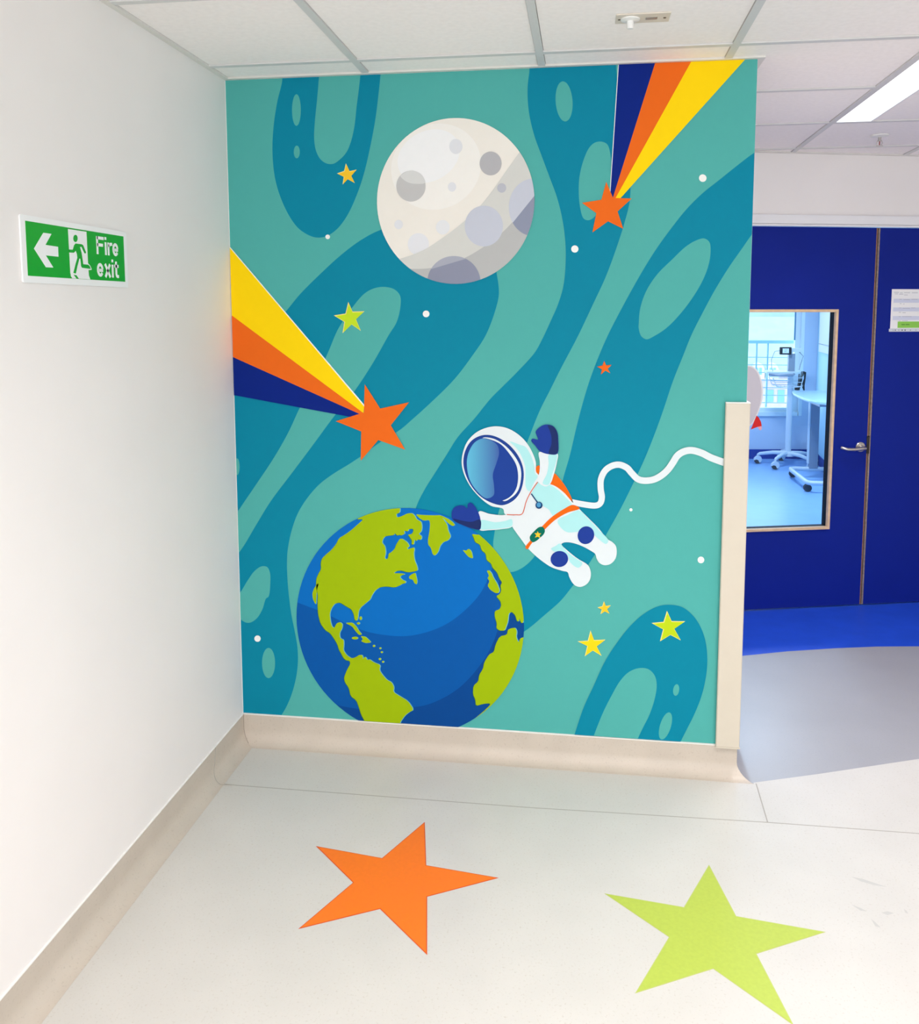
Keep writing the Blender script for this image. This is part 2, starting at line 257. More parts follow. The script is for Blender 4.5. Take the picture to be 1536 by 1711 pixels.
0.8801),(0.6778,0.8764),(0.6886,0.8714),(0.6928,0.8661),(0.6949,0.8554),(0.6951,0.8482),(0.6936,0.8374),(0.691,0.8319),(0.6849,0.8263),(0.6852,0.8227),(0.6924,0.8175),
(0.6942,0.8132),(0.6923,0.8052),(0.6893,0.8029),(0.6821,0.8041),(0.6785,0.803),(0.6749,0.7985),(0.6731,0.7985),(0.6713,0.8027),(0.6699,0.8029),(0.6674,0.7992),(0.6663,
0.7953),(0.6655,0.7873),(0.6635,0.7849),(0.6585,0.7854),(0.6572,0.7884),(0.6584,0.7967),(0.6567,0.8024),(0.6507,0.8112),(0.6477,0.8154),(0.6448,0.8189),(0.6469,0.8207),
(0.6559,0.8229),(0.6601,0.826),(0.6638,0.8334),(0.6644,0.8372),(0.6626,0.8415),(0.6591,0.8426),(0.6501,0.8415),(0.6465,0.8394),(0.6446,0.8339),(0.6422,0.8326),(0.6368,
0.8342),(0.6338,0.8339),(0.6302,0.8312),(0.6298,0.8292),(0.6323,0.8256),(0.6305,0.8228),(0.6225,0.8178),(0.6186,0.8167),(0.615,0.8184),(0.612,0.8183),(0.6066,0.8163),
(0.603,0.8174),(0.5976,0.8226),(0.5952,0.8229),(0.5934,0.8185),(0.5891,0.8165),(0.5782,0.8151),(0.5716,0.8139),(0.5625,0.8117),(0.5576,0.8085),(0.5521,0.8011),(0.5499,
0.7962),(0.5487,0.7889),(0.5504,0.7841),(0.5569,0.777),(0.5596,0.7699),(0.5613,0.7554),(0.5608,0.7463),(0.5578,0.7334),(0.5586,0.7286),(0.564,0.727),(0.5668,0.7279),
(0.5698,0.7324),(0.571,0.7367),(0.5718,0.7451),(0.5743,0.7492),(0.5809,0.7531),(0.5855,0.7569),(0.5928,0.7645),(0.5963,0.77),(0.5992,0.7792),(0.6029,0.7866),(0.611,
0.7996),(0.6155,0.804),(0.6209,0.8042),(0.6263,0.8019),(0.6371,0.7951),(0.6425,0.7899),(0.6478,0.781),(0.6478,0.7766),(0.6423,0.772),(0.6411,0.7695),(0.6429,0.7667),
(0.6459,0.7668),(0.6531,0.77),(0.6573,0.7716),(0.6627,0.7733),(0.6651,0.7726),(0.6669,0.7691),(0.6669,0.7646),(0.665,0.7548),(0.6649,0.7467),(0.6666,0.7322),(0.669,
0.7233),(0.6743,0.7108),(0.6766,0.7036),(0.6784,0.6946),(0.6775,0.6907),(0.6732,0.6879),(0.6659,0.6858),(0.6486,0.6822),(0.638,0.6822),(0.6235,0.686),(0.6157,0.6869),
(0.6066,0.6858),(0.6005,0.6835),(0.5914,0.6776),(0.5932,0.6759),(0.6077,0.6765),(0.6168,0.6763),(0.6294,0.675),(0.6306,0.6734),(0.6216,0.6701),(0.6173,0.6675),(0.6136,
0.663),(0.6142,0.6597),(0.6196,0.6545),(0.6242,0.6516),(0.6325,0.6483),(0.6349,0.646),(0.6338,0.6423),(0.631,0.6404),(0.6237,0.6382),(0.6194,0.6362),(0.614,0.6323),
(0.6085,0.6294),(0.5975,0.6245),(0.5878,0.6235),(0.5696,0.6252),(0.5587,0.625),(0.544,0.6225),(0.5354,0.6191),(0.5244,0.6112),(0.5182,0.6048),(0.5107,0.5934),(0.5069,
0.5865),(0.5032,0.5771),(0.4982,0.5707),(0.487,0.561),(0.4796,0.5545),(0.4684,0.5447),(0.4631,0.5383),(0.4585,0.5288),(0.4566,0.5207),(0.4553,0.5057),(0.4539,0.4989),
(0.4513,0.4932),(0.4488,0.4918),(0.444,0.4934),(0.4418,0.4983),(0.4402,0.5112),(0.4378,0.5191),(0.4324,0.53),(0.4263,0.5359),(0.4135,0.5427),(0.4049,0.5475),(0.392,
0.5551),(0.384,0.5565),(0.3728,0.5534),(0.3665,0.5492),(0.3589,0.5395),(0.3547,0.5318),(0.3496,0.5186),(0.3482,0.5092),(0.3491,0.4943),(0.3505,0.4844),(0.354,0.4696),
(0.357,0.4636),(0.3625,0.4601),(0.3663,0.4628),(0.3721,0.4743),(0.3765,0.4791),(0.384,0.4821),(0.3884,0.4817),(0.3939,0.4775),(0.3954,0.473),(0.3945,0.4636),(0.3922,
0.4566),(0.386,0.4451),(0.3843,0.4373),(0.3852,0.4254),(0.3883,0.4203),(0.3969,0.417),(0.3996,0.4118),(0.3994,0.3994),(0.399,0.3915),(0.3977,0.3802),(0.3996,0.3728),
(0.4069,0.3619),(0.4131,0.356),(0.4241,0.3491),(0.4309,0.3479),(0.4403,0.351),(0.4459,0.3538),(0.4534,0.3591),(0.4582,0.3613),(0.4649,0.3624),(0.4679,0.3613),(0.4705,
0.357),(0.4713,0.3536),(0.4712,0.348),(0.4725,0.3481),(0.4763,0.3539),(0.4787,0.3553),(0.4824,0.3536),(0.4843,0.3512),(0.486,0.3457),(0.4885,0.3446),(0.4941,0.3468),
(0.499,0.3455),(0.5082,0.3392),(0.5164,0.3353),(0.5318,0.3299),(0.5361,0.3242),(0.5334,0.3128),(0.5343,0.306),(0.5397,0.297),(0.5452,0.2898),(0.5561,0.2773),(0.5634,
0.2715),(0.5745,0.2665),(0.5799,0.2612),(0.5854,0.2503),(0.5865,0.2429),(0.5846,0.2315),(0.5888,0.2248),(0.6035,0.2163),(0.6144,0.2101),(0.6328,0.2),(0.6431,0.1903),
(0.6558,0.1712),(0.6563,0.1624),(0.6453,0.1553),(0.6385,0.1502),(0.6292,0.142),(0.6224,0.1337),(0.6112,0.1167),(0.6061,0.1031),(0.6022,0.0793),(0.5774,0.0698),(0.5066,
0.0649),(0.4812,0.0726),(0.476,0.1008),(0.4718,0.1145),(0.4645,0.1274),(0.4603,0.1378),(0.4549,0.1565),(0.4513,0.1676),(0.4459,0.1825),(0.4398,0.1903),(0.4269,0.199),
(0.4214,0.2081),(0.4179,0.2268),(0.4137,0.2373),(0.4046,0.25),(0.4009,0.2579),(0.3992,0.2692),(0.4013,0.2794),(0.4091,0.2987),(0.414,0.309),(0.4208,0.3207),(0.4228,
0.3271),(0.4218,0.3346),(0.4184,0.3375),(0.4091,0.3389),(0.4041,0.3411),(0.3986,0.3464),(0.3956,0.3506),(0.3919,0.358),(0.3887,0.364),(0.3825,0.375),(0.3795,0.3823),
(0.3767,0.3934),(0.3734,0.4014),(0.3661,0.4141),(0.3606,0.4226),(0.3515,0.4352),(0.3448,0.4415),(0.3336,0.4476),(0.3263,0.4548),(0.3153,0.4699),(0.3102,0.4818),(0.3057,
0.5021),(0.3038,0.517),(0.3028,0.5412),(0.3029,0.5567),(0.304,0.5791),(0.3033,0.5902),(0.2997,0.6012),(0.2987,0.6123),(0.2991,0.6346),(0.3012,0.6464),(0.3071,0.6596),
(0.3109,0.6672),(0.3167,0.6767),(0.3185,0.6847),(0.318,0.6995),(0.3188,0.7075),(0.3216,0.7168),(0.3256,0.7231),(0.3351,0.7327),(0.342,0.7391),(0.3533,0.7487),(0.3608,
0.7563),(0.3721,0.7696),(0.3785,0.779),(0.3861,0.7939),(0.393,0.8014),(0.406,0.8092),(0.4147,0.815),(0.4277,0.8246),(0.4369,0.8322),(0.4518,0.8454),(0.4617,0.8542),
(0.4765,0.8674),(0.4759,0.8715),(0.4595,0.8706),(0.4595,0.8748),(0.4761,0.8884)]),('island',[(0.2847,0.5683),(0.2831,0.5813),(0.2839,0.5894),(0.2879,0.6007),(0.2918,
0.6083),(0.2995,0.6198),(0.3033,0.6236),(0.307,0.6238),(0.3069,0.6201),(0.303,0.6088),(0.3012,0.6),(0.2998,0.5851),(0.2989,0.5733),(0.2978,0.5528),(0.2964,0.5465),(0.2935,
0.5482),(0.291,0.5518),(0.2867,0.5609)]),('island',[(0.4107,0.4816),(0.4274,0.4835),(0.436,0.4812),(0.4452,0.4724),(0.45,0.4664),(0.4554,0.4574),(0.4597,0.4514),(0.467,
0.4425),(0.4669,0.4391),(0.4595,0.438),(0.4546,0.4402),(0.4473,0.448),(0.4424,0.4542),(0.4352,0.4651),(0.4272,0.4711),(0.4106,0.4785)]),('island',[(0.4668,0.4339),(0.4779,
0.433),(0.4841,0.4306),(0.4914,0.4242),(0.4959,0.42),(0.5021,0.4136),(0.4996,0.4108),(0.4859,0.4085),(0.4779,0.4091),(0.4675,0.413),(0.4657,0.4159),(0.4706,0.4207),
(0.4704,0.4246),(0.465,0.4318)]),('island',[(0.6481,0.6678),(0.6554,0.6736),(0.6602,0.6766),(0.6675,0.6798),(0.6705,0.6787),(0.6722,0.6723),(0.6737,0.6659),(0.6765,
0.6533),(0.6767,0.6466),(0.6745,0.6392),(0.6721,0.6379),(0.6671,0.6413),(0.6644,0.6448),(0.6616,0.652),(0.658,0.6549),(0.6501,0.6564),(0.6471,0.6587),(0.646,0.6641)]),
('island',[(0.6768,0.8955),(0.6929,0.8942),(0.7066,0.8938),(0.7316,0.8939),(0.7446,0.8943),(0.7589,0.8955),(0.766,0.8924),(0.773,0.8819),(0.7777,0.8749),(0.7848,0.8644),
(0.7877,0.8567),(0.7895,0.8443),(0.792,0.836),(0.798,0.8237),(0.798,0.8165),(0.792,0.8073),(0.7864,0.8029),(0.7757,0.7989),(0.7697,0.7945),(0.7626,0.7853),(0.759,0.7779),
(0.7553,0.7652),(0.7517,0.7581),(0.7445,0.7495),(0.7403,0.7475),(0.735,0.7502),(0.732,0.7559),(0.7285,0.7702),(0.7252,0.7773),(0.7188,0.7843),(0.7167,0.7908),(0.7168,
0.8034),(0.7178,0.8124),(0.7207,0.8269),(0.7223,0.8378),(0.7242,0.8558),(0.7243,0.8648),(0.7225,0.8737),(0.7178,0.8759),(0.7053,0.8737),(0.6981,0.8747),(0.6892,0.8798),
(0.6833,0.8843),(0.6744,0.893)]),('island',[(0.766,0.8936),(0.7819,0.8869),(0.7908,0.8825),(0.8014,0.8757),(0.807,0.8709),(0.8134,0.8632),(0.8134,0.8599),(0.807,0.8575),
(0.8019,0.8588),(0.7931,0.8649),(0.7872,0.8698),(0.7783,0.8785),(0.7724,0.8843),(0.7636,0.8929)]),('island',[(0.844,0.7714),(0.8522,0.7696),(0.8567,0.7706),(0.862,0.7755),
(0.8659,0.7754),(0.8722,0.7702),(0.8755,0.7632),(0.879,0.7472),(0.8775,0.7423),(0.8694,0.7438),(0.8643,0.7466),(0.8572,0.7535),(0.8522,0.7591),(0.844,0.7688)]),
('continent',[(0.8791,0.8307),(0.8896,0.8293),(0.8955,0.8291),(0.9025,0.8301),(0.9189,0.8319),(0.961,0.8362),(1.0053,0.8055),(1.0963,0.7094),(1.1268,0.6464),(1.1276,
0.5532),(1.1147,0.5225),(1.0752,0.5242),(1.0612,0.5223),(1.0588,0.5149),(1.0568,0.513),(1.0533,0.5147),(1.051,0.5182),(1.0474,0.527),(1.0456,0.5275),(1.0439,0.5202),
(1.0422,0.5183),(1.0387,0.52),(1.0363,0.5247),(1.0327,0.5372),(1.0292,0.5436),(1.0221,0.5505),(1.0174,0.5515),(1.0104,0.5475),(1.0075,0.5401),(1.0058,0.5219),(1.0041,
0.5122),(1.0006,0.5011),(0.9983,0.4944),(0.9948,0.4851),(0.9901,0.4818),(0.9795,0.4813),(0.9736,0.4828),(0.9665,0.4879),(0.9645,0.4932),(0.9656,0.5042),(0.9644,0.5126),
(0.9597,0.5269),(0.9582,0.5359),(0.9582,0.5486),(0.9617,0.5542),(0.9722,0.5583),(0.9769,0.5628),(0.9804,0.572),(0.981,0.578),(0.9792,0.587),(0.9754,0.5934),(0.9659,
0.6038),(0.9653,0.609),(0.973,0.614),(0.9768,0.6184),(0.9803,0.6265),(0.9808,0.6328),(0.979,0.6435),(0.9796,0.6495),(0.9831,0.6568),(0.9825,0.6616),(0.9772,0.6686),
(0.9737,0.6756),(0.9684,0.6897),(0.9631,0.6979),(0.9525,0.7082),(0.9482,0.7146),(0.9457,0.7235),(0.9416,0.7287),(0.9317,0.7355),(0.9278,0.7425),(0.9261,0.7568),(0.9225,
0.7638),(0.9137,0.7706),(0.9096,0.777),(0.9061,0.7894),(0.9014,0.7952),(0.8908,0.8002),(0.8861,0.8054),(0.8826,0.8159),(0.8802,0.8218),(0.8767,0.8288)]),('island',
[(0.9302,0.6993),(0.9355,0.7006),(0.939,0.6989),(0.9443,0.6927),(0.9473,0.6877),(0.9508,0.6788),(0.9549,0.6712),(0.9638,0.6572),(0.9685,0.6478),(0.9738,0.6336),(0.9744,
0.6267),(0.9709,0.6201),(0.9674,0.6181),(0.9603,0.6189),(0.9545,0.6214),(0.9439,0.6281),(0.9386,0.6333),(0.9333,0.6421),(0.933,0.6481),(0.9376,0.6573),(0.9376,0.6627),
(0.933,0.6697),(0.9326,0.6739),(0.9361,0.6794),(0.9355,0.6848),(0.9302,0.6953)]),('continent',[(1.0077,0.487),(1.0148,0.491),(1.02,0.4927),(1.0288,0.4939),(1.0329,0.4917),
(1.0365,0.4839),(1.0371,0.477),(1.0354,0.4642),(1.0366,0.4558),(1.042,0.4433),(1.0449,0.4426),(1.0484,0.453),(1.0521,0.4574),(1.0598,0.4604),(1.0756,0.4615),(1.1151,
0.4617),(1.1262,0.4267),(1.12,0.3208),(1.0959,0.2533),(1.0292,0.1568),(0.983,0.1103),(0.9113,0.0679),(0.874,0.0603),(0.8342,0.08),(0.8257,0.092),(0.8403,0.108),(0.8536,
0.1201),(0.8788,0.1405),(0.8945,0.154),(0.916,0.174),(0.9274,0.1853),(0.9399,0.1991),(0.9428,0.2045),(0.9393,0.2069),(0.9339,0.2069),(0.9214,0.2046),(0.9118,0.2019),
(0.8956,0.196),(0.8899,0.199),(0.8888,0.2138),(0.8867,0.2223),(0.8813,0.2331),(0.8798,0.2436),(0.8809,0.264),(0.8849,0.2741),(0.8956,0.284),(0.8998,0.2923),(0.9016,
0.3072),(0.9052,0.3172),(0.9141,0.3325),(0.9176,0.3419),(0.9194,0.3549),(0.9236,0.3655),(0.9342,0.3845),(0.9413,0.3928),(0.952,0.3989),(0.9567,0.4065),(0.9602,0.4231),
(0.9643,0.4349),(0.9731,0.4536),(0.9814,0.4614),(0.9972,0.4658),(1.0031,0.471),(1.0048,0.482)]),('island',[(0.4539,0.425),(0.4524,0.4229),(0.4507,0.4218),(0.447,0.4203),
(0.4442,0.4198),(0.4396,0.4195),(0.4369,0.4198),(0.4332,0.4208),(0.4315,0.4218),(0.4301,0.4237),(0.4301,0.425),(0.4315,0.4271),(0.4333,0.4282),(0.437,0.4296),(0.4398,
0.4302),(0.4444,0.4304),(0.4471,0.4302),(0.4508,0.4292),(0.4525,0.4282),(0.4539,0.4263)]),('island',[(0.4694,0.5006),(0.4688,0.498),(0.4681,0.4965),(0.4666,0.4948),
(0.4655,0.4942),(0.4637,0.4941),(0.4626,0.4946),(0.4611,0.4962),(0.4605,0.4976),(0.4599,0.5001),(0.46,0.5019),(0.4606,0.5045),(0.4613,0.506),(0.4628,0.5077),(0.4639,
0.5083),(0.4657,0.5084),(0.4668,0.5079),(0.4683,0.5063),(0.4689,0.505),(0.4694,0.5024)]),('island',[(0.4617,0.4814),(0.461,0.4798),(0.4601,0.479),(0.4583,0.4779),(0.4569,
0.4775),(0.4546,0.4774),(0.4532,0.4777),(0.4514,0.4785),(0.4505,0.4793),(0.4498,0.4808),(0.4499,0.4818),(0.4506,0.4834),(0.4514,0.4843),(0.4533,0.4853),(0.4547,0.4857),
(0.457,0.4858),(0.4584,0.4855),(0.4602,0.4847),(0.461,0.4839),(0.4617,0.4824)]),('island',[(0.5179,0.3987),(0.5174,0.3971),(0.5167,0.3963),(0.5152,0.3952),(0.5141,0.3948),
(0.5123,0.3947),(0.5112,0.395),(0.5097,0.3959),(0.509,0.3967),(0.5085,0.3982),(0.5085,0.3992),(0.5091,0.4008),(0.5098,0.4016),(0.5112,0.4027),(0.5124,0.403),(0.5142,
0.4031),(0.5153,0.4029),(0.5167,0.402),(0.5174,0.4012),(0.518,0.3997)]),('island',[(0.5412,0.3913),(0.5407,0.39),(0.5401,0.3892),(0.5388,0.3884),(0.5379,0.388),(0.5363,
0.3879),(0.5353,0.3882),(0.534,0.3889),(0.5334,0.3896),(0.533,0.3909),(0.533,0.3918),(0.5335,0.3931),(0.5341,0.3938),(0.5354,0.3947),(0.5363,0.395),(0.5379,0.3951),
(0.5389,0.3949),(0.5402,0.3942),(0.5408,0.3935),(0.5412,0.3922)]),('island',[(0.5466,0.3767),(0.5461,0.3754),(0.5455,0.3746),(0.5442,0.3737),(0.5432,0.3734),(0.5416,
0.3733),(0.5407,0.3735),(0.5394,0.3743),(0.5388,0.375),(0.5383,0.3762),(0.5383,0.3771),(0.5388,0.3785),(0.5394,0.3792),(0.5407,0.3801),(0.5417,0.3804),(0.5433,0.3805),
(0.5443,0.3803),(0.5455,0.3795),(0.5461,0.3789),(0.5466,0.3776)]),('island',[(0.5395,0.3501),(0.5389,0.3485),(0.5382,0.3477),(0.5368,0.3466),(0.5357,0.3462),(0.5338,
0.3461),(0.5327,0.3464),(0.5313,0.3473),(0.5306,0.3481),(0.53,0.3496),(0.5301,0.3506),(0.5306,0.3522),(0.5313,0.353),(0.5328,0.3541),(0.5339,0.3544),(0.5357,0.3545),
(0.5368,0.3543),(0.5383,0.3534),(0.539,0.3526),(0.5395,0.3511)]),('island',[(0.5511,0.3402),(0.5506,0.3389),(0.55,0.3381),(0.5487,0.3373),(0.5477,0.3369),(0.5461,0.3368),
(0.5452,0.3371),(0.5439,0.3378),(0.5433,0.3385),(0.5428,0.3398),(0.5428,0.3406),(0.5433,0.342),(0.5439,0.3427),(0.5452,0.3436),(0.5462,0.344),(0.5478,0.344),(0.5488,
0.3438),(0.5501,0.3431),(0.5506,0.3424),(0.5511,0.3411)])],'moonlayers':[('hi1',('s',[(0.8896,2.1846),(0.9069,2.132),(0.9009,2.0761),(0.8722,2.0253),(0.8251,1.9873),
(0.7665,1.968),(0.7054,1.9707),(0.6512,1.995),(0.6124,2.0372),(0.5952,2.0909),(0.602,2.1475),(0.6317,2.1984),(0.6796,2.2357),(0.7382,2.2539),(0.7985,2.2505),(0.8516,
2.2262)])),('hi2',('s',[(0.8265,2.1959),(0.8343,2.1637),(0.8258,2.1291),(0.8021,2.097),(0.7668,2.0725),(0.7252,2.0593),(0.6835,2.0595),(0.6483,2.0731),(0.625,2.0982),
(0.6173,2.1308),(0.6262,2.1658),(0.6504,2.1979),(0.6861,2.2221),(0.7277,2.2349),(0.7689,2.2343),(0.8036,2.2206)])),('cl',('s',[(0.7261,1.8497),(0.7232,1.8354),(0.715,
1.8233),(0.7028,1.8153),(0.6885,1.8125),(0.6741,1.8156),(0.662,1.8239),(0.654,1.8362),(0.6512,1.8506),(0.6542,1.865),(0.6624,1.8771),(0.6746,1.8851),(0.689,1.8877),
(0.7032,1.8847),(0.7153,1.8764),(0.7233,1.8641)])),('grey',('s',[(1.0388,2.1538),(0.9926,2.091),(0.9544,2.0378),(0.9074,1.9802),(0.86,1.9348),(0.8123,1.8975),(0.7642,
1.8642),(0.7159,1.8349),(0.6673,1.814),(0.6185,1.7995),(0.5873,1.789),(0.6084,1.6765),(0.8291,1.6326),(1.0883,1.6747),(1.1709,1.9258),(1.1272,2.1331),(1.0555,2.1801)])),
('dgrey',('s',[(1.1153,2.0428),(1.0903,2.0081),(1.0567,1.9692),(1.0145,1.9198),(0.9719,1.8784),(0.9204,1.8411),(0.8642,1.8078),(0.812,1.787),(0.7595,1.7725),(0.7067,
1.7657),(0.6492,1.767),(0.6226,1.7693),(0.6528,1.6546),(0.8291,1.6326),(1.0883,1.6747),(1.1709,1.9258)]))],'craters':[('c1',('s',[(0.7154,2.0469),(0.7114,2.027),(0.7002,
2.0103),(0.6835,1.9992),(0.6638,1.9956),(0.6442,2.0),(0.6276,2.0117),(0.6166,2.0289),(0.6129,2.0491),(0.617,2.069),(0.6283,2.0858),(0.645,2.0967),(0.6646,2.1002),(0.6842,
2.0958),(0.7007,2.0841),(0.7116,2.067)])),('c2',('s',[(0.9776,2.1166),(0.9748,2.1016),(0.9667,2.089),(0.9546,2.0807),(0.9402,2.0781),(0.9259,2.0814),(0.9136,2.0902),
(0.9055,2.1032),(0.9026,2.1184),(0.9055,2.1334),(0.9136,2.146),(0.9258,2.1542),(0.9401,2.1568),(0.9544,2.1535),(0.9666,2.1446),(0.9747,2.1317)])),('c3',('s',[(0.844,
2.1763),(0.8422,2.1669),(0.8373,2.1589),(0.8299,2.1537),(0.8211,2.152),(0.8124,2.1541),(0.805,2.1597),(0.8001,2.168),(0.7984,2.1776),(0.8001,2.187),(0.8051,2.195),(0.8125,
2.2002),(0.8212,2.2018),(0.83,2.1997),(0.8373,2.1941),(0.8422,2.1859)])),('c3',('s',[(0.8217,2.0418),(0.8206,2.0357),(0.8175,2.0306),(0.8129,2.0273),(0.8074,2.0262),
(0.802,2.0275),(0.7973,2.031),(0.7943,2.0363),(0.7932,2.0424),(0.7943,2.0485),(0.7974,2.0536),(0.802,2.0569),(0.8075,2.058),(0.813,2.0567),(0.8176,2.0531),(0.8207,
2.0479)])),('c3',('s',[(0.6346,1.9179),(0.6334,1.9119),(0.6301,1.9068),(0.6252,1.9035),(0.6194,1.9023),(0.6137,1.9036),(0.6088,1.9071),(0.6056,1.9123),(0.6045,1.9183),
(0.6057,1.9244),(0.609,1.9294),(0.614,1.9328),(0.6197,1.9339),(0.6254,1.9326),(0.6303,1.9291),(0.6335,1.924)])),('c4',('s',[(0.7988,1.9062),(0.797,1.8968),(0.7918,1.8889),
(0.784,1.8837),(0.7748,1.8819),(0.7656,1.8839),(0.7578,1.8893),(0.7527,1.8974),(0.7509,1.9068),(0.7528,1.9162),(0.758,1.9241),(0.7658,1.9293),(0.775,1.9311),(0.7841,
1.9291),(0.7919,1.9236),(0.797,1.9156)])),('c5',('s',[(0.9936,2.0349),(0.9925,2.0289),(0.9892,2.0238),(0.9842,2.0205),(0.9783,2.0194),(0.9725,2.0207),(0.9675,2.0243),
(0.9641,2.0295),(0.9629,2.0356),(0.9641,2.0416),(0.9674,2.0466),(0.9724,2.05),(0.9782,2.051),(0.9841,2.0497),(0.9891,2.0462),(0.9924,2.041)])),('c6',('s',[(0.983,1.9077),
(0.9781,1.8816),(0.9639,1.8595),(0.9426,1.8448),(0.9174,1.8399),(0.8921,1.8454),(0.8707,1.8606),(0.8563,1.8832),(0.8513,1.9096),(0.8564,1.9359),(0.8707,1.9579),(0.8921,
1.9724),(0.9173,1.9771),(0.9424,1.9715),(0.9637,1.9563),(0.9779,1.9339)])),('c6',('s',[(1.1693,1.9673),(1.1633,1.9309),(1.1456,1.9001),(1.1188,1.8796),(1.087,1.8727),
(1.0549,1.8805),(1.0276,1.9018),(1.0093,1.9333),(1.0028,1.9702),(1.009,2.0068),(1.027,2.0374),(1.0539,2.0575),(1.0857,2.0641),(1.1175,2.0561),(1.1445,2.035),(1.1626,
2.0038)])),('c8',('s',[(0.9058,1.7181),(0.8988,1.6838),(0.8787,1.6547),(0.8486,1.6352),(0.8129,1.6283),(0.7771,1.6353),(0.7468,1.655),(0.7266,1.6845),(0.7196,1.7191),
(0.7269,1.7536),(0.7474,1.7827),(0.7777,1.8018),(0.8134,1.8083),(0.8488,1.8012),(0.8788,1.7815),(0.8988,1.7524)]))],'crhi':('s',[(0.6277,2.0834),(0.6364,2.0718),(0.656,
2.06),(0.6823,2.0552),(0.7142,2.0583),(0.7108,2.0723),(0.6999,2.0872),(0.6826,2.0973),(0.6651,2.1006),(0.6475,2.0968),(0.6343,2.0887)]),'moonline':[(1.0166,1.9189),
(1.0903,2.0081),(0.7331,1.7642),(0.8555,1.7985)],'comets':[{'star':('p',[(0.4917,1.3606),(0.547,1.2747),(0.6515,1.2987),(0.5846,1.2156),(0.6361,1.1289),(0.5386,1.1617),
(0.4732,1.0853),(0.4766,1.1915),(0.3833,1.2267),(0.4872,1.26)]),'tail':[('white',('p',[(-0.0079,1.8618),(0.4902,1.2856),(0.4857,1.2748),(-0.0082,1.8523)])),('yellow',('p',
[(-0.0081,1.8576),(0.488,1.2813),(0.4854,1.2576),(-0.0154,1.6177)])),('orange',('p',[(-0.0154,1.6177),(0.4854,1.2576),(0.4788,1.251),(-0.0201,1.4642)])),('navy',('p',
[(-0.0201,1.4642),(0.4788,1.251),(0.4456,1.2419),(-0.0245,1.3202)]))]},{'star':('p',[(1.3287,2.0482),(1.352,1.9948),(1.4134,1.9918),(1.3675,1.9502),(1.3874,1.8926),
(1.3366,1.9182),(1.2853,1.8821),(1.2975,1.9455),(1.2493,1.9807),(1.3136,1.9896)]),'tail':[('white',('p',[(1.3628,2.4494),(1.3675,2.4492),(1.3472,1.9978),(1.3405,
2.0097)])),('navy',('p',[(1.3652,2.4493),(1.4882,2.45),(1.3533,1.9888),(1.3429,2.0097)])),('orange',('p',[(1.4882,2.45),(1.6065,2.4452),(1.3575,1.9829),(1.3503,1.9918)])),
('yellow',('p',[(1.6065,2.4452),(1.7768,2.4383),(1.3693,1.9856),(1.3551,1.9847)]))]}],'stars':[('gold',('p',[(0.4356,2.1258),(0.4471,2.1017),(0.4704,2.1059),(0.4526,
2.0872),(0.4635,2.0643),(0.4405,2.0767),(0.4239,2.0609),(0.428,2.0842),(0.4062,2.0954),(0.4296,2.1027)])),('lime',('p',[(0.437,1.6456),(0.4506,1.6148),(0.4901,1.616),
(0.4617,1.5901),(0.4771,1.553),(0.4468,1.5734),(0.4163,1.5455),(0.4226,1.582),(0.3883,1.6025),(0.4269,1.6086)])),('orange',('p',[(1.3323,1.4465),(1.3384,1.4328),(1.3549,
1.4347),(1.3427,1.4226),(1.3518,1.4083),(1.3351,1.4165),(1.3223,1.4044),(1.3256,1.4201),(1.3106,1.4284),(1.3266,1.4321)])),('gold',('p',[(1.3437,0.6029),(1.35,0.5874),
(1.3657,0.5907),(1.3538,0.578),(1.3619,0.5625),(1.346,0.5694),(1.3333,0.5599),(1.3374,0.5753),(1.3239,0.581),(1.339,0.5868)])),('gold2',('p',[(1.2988,0.4924),(1.3103,
0.461),(1.347,0.4642),(1.3192,0.4403),(1.3355,0.4091),(1.3071,0.4255),(1.2815,0.4048),(1.2891,0.4399),(1.2582,0.4537),(1.2907,0.458)])),('lime2',('p',[(1.561,0.5754),
(1.5761,0.5427),(1.6183,0.5442),(1.585,0.5179),(1.6061,0.4812),(1.5735,0.4971),(1.5417,0.4746),(1.5504,0.5143),(1.5141,0.5333),(1.5511,0.5389)]))],'dots':[('s',[(0.3727,
1.8794),(0.372,1.8764),(0.3702,1.8738),(0.3675,1.8721),(0.3643,1.8716),(0.3611,1.8722),(0.3585,1.874),(0.3567,1.8766),(0.3561,1.8796),(0.3568,1.8826),(0.3587,1.8852),
(0.3614,1.8868),(0.3646,1.8874),(0.3677,1.8868),(0.3704,1.885),(0.3721,1.8824)]),('s',[(0.7263,1.6096),(0.7254,1.6052),(0.7228,1.6015),(0.719,1.5989),(0.7145,1.5981),
(0.7099,1.5989),(0.7061,1.6015),(0.7036,1.6052),(0.7027,1.6097),(0.7036,1.6141),(0.7062,1.6179),(0.7101,1.6204),(0.7146,1.6212),(0.7191,1.6204),(0.7229,1.6178),(0.7255,
1.6141)]),('s',[(1.2392,1.8277),(1.2383,1.8231),(1.2358,1.8193),(1.2319,1.8167),(1.2273,1.8158),(1.2227,1.8168),(1.2187,1.8194),(1.2161,1.8234),(1.2151,1.828),(1.216,
1.8325),(1.2185,1.8364),(1.2224,1.839),(1.227,1.8398),(1.2316,1.8389),(1.2356,1.8362),(1.2382,1.8323)]),('s',[(1.6543,2.0534),(1.6535,2.0487),(1.6509,2.0448),(1.6471,
2.0423),(1.6425,2.0415),(1.6379,2.0425),(1.6339,2.0452),(1.6312,2.0492),(1.6301,2.0539),(1.6309,2.0585),(1.6334,2.0624),(1.6373,2.065),(1.6419,2.0658),(1.6465,2.0647),
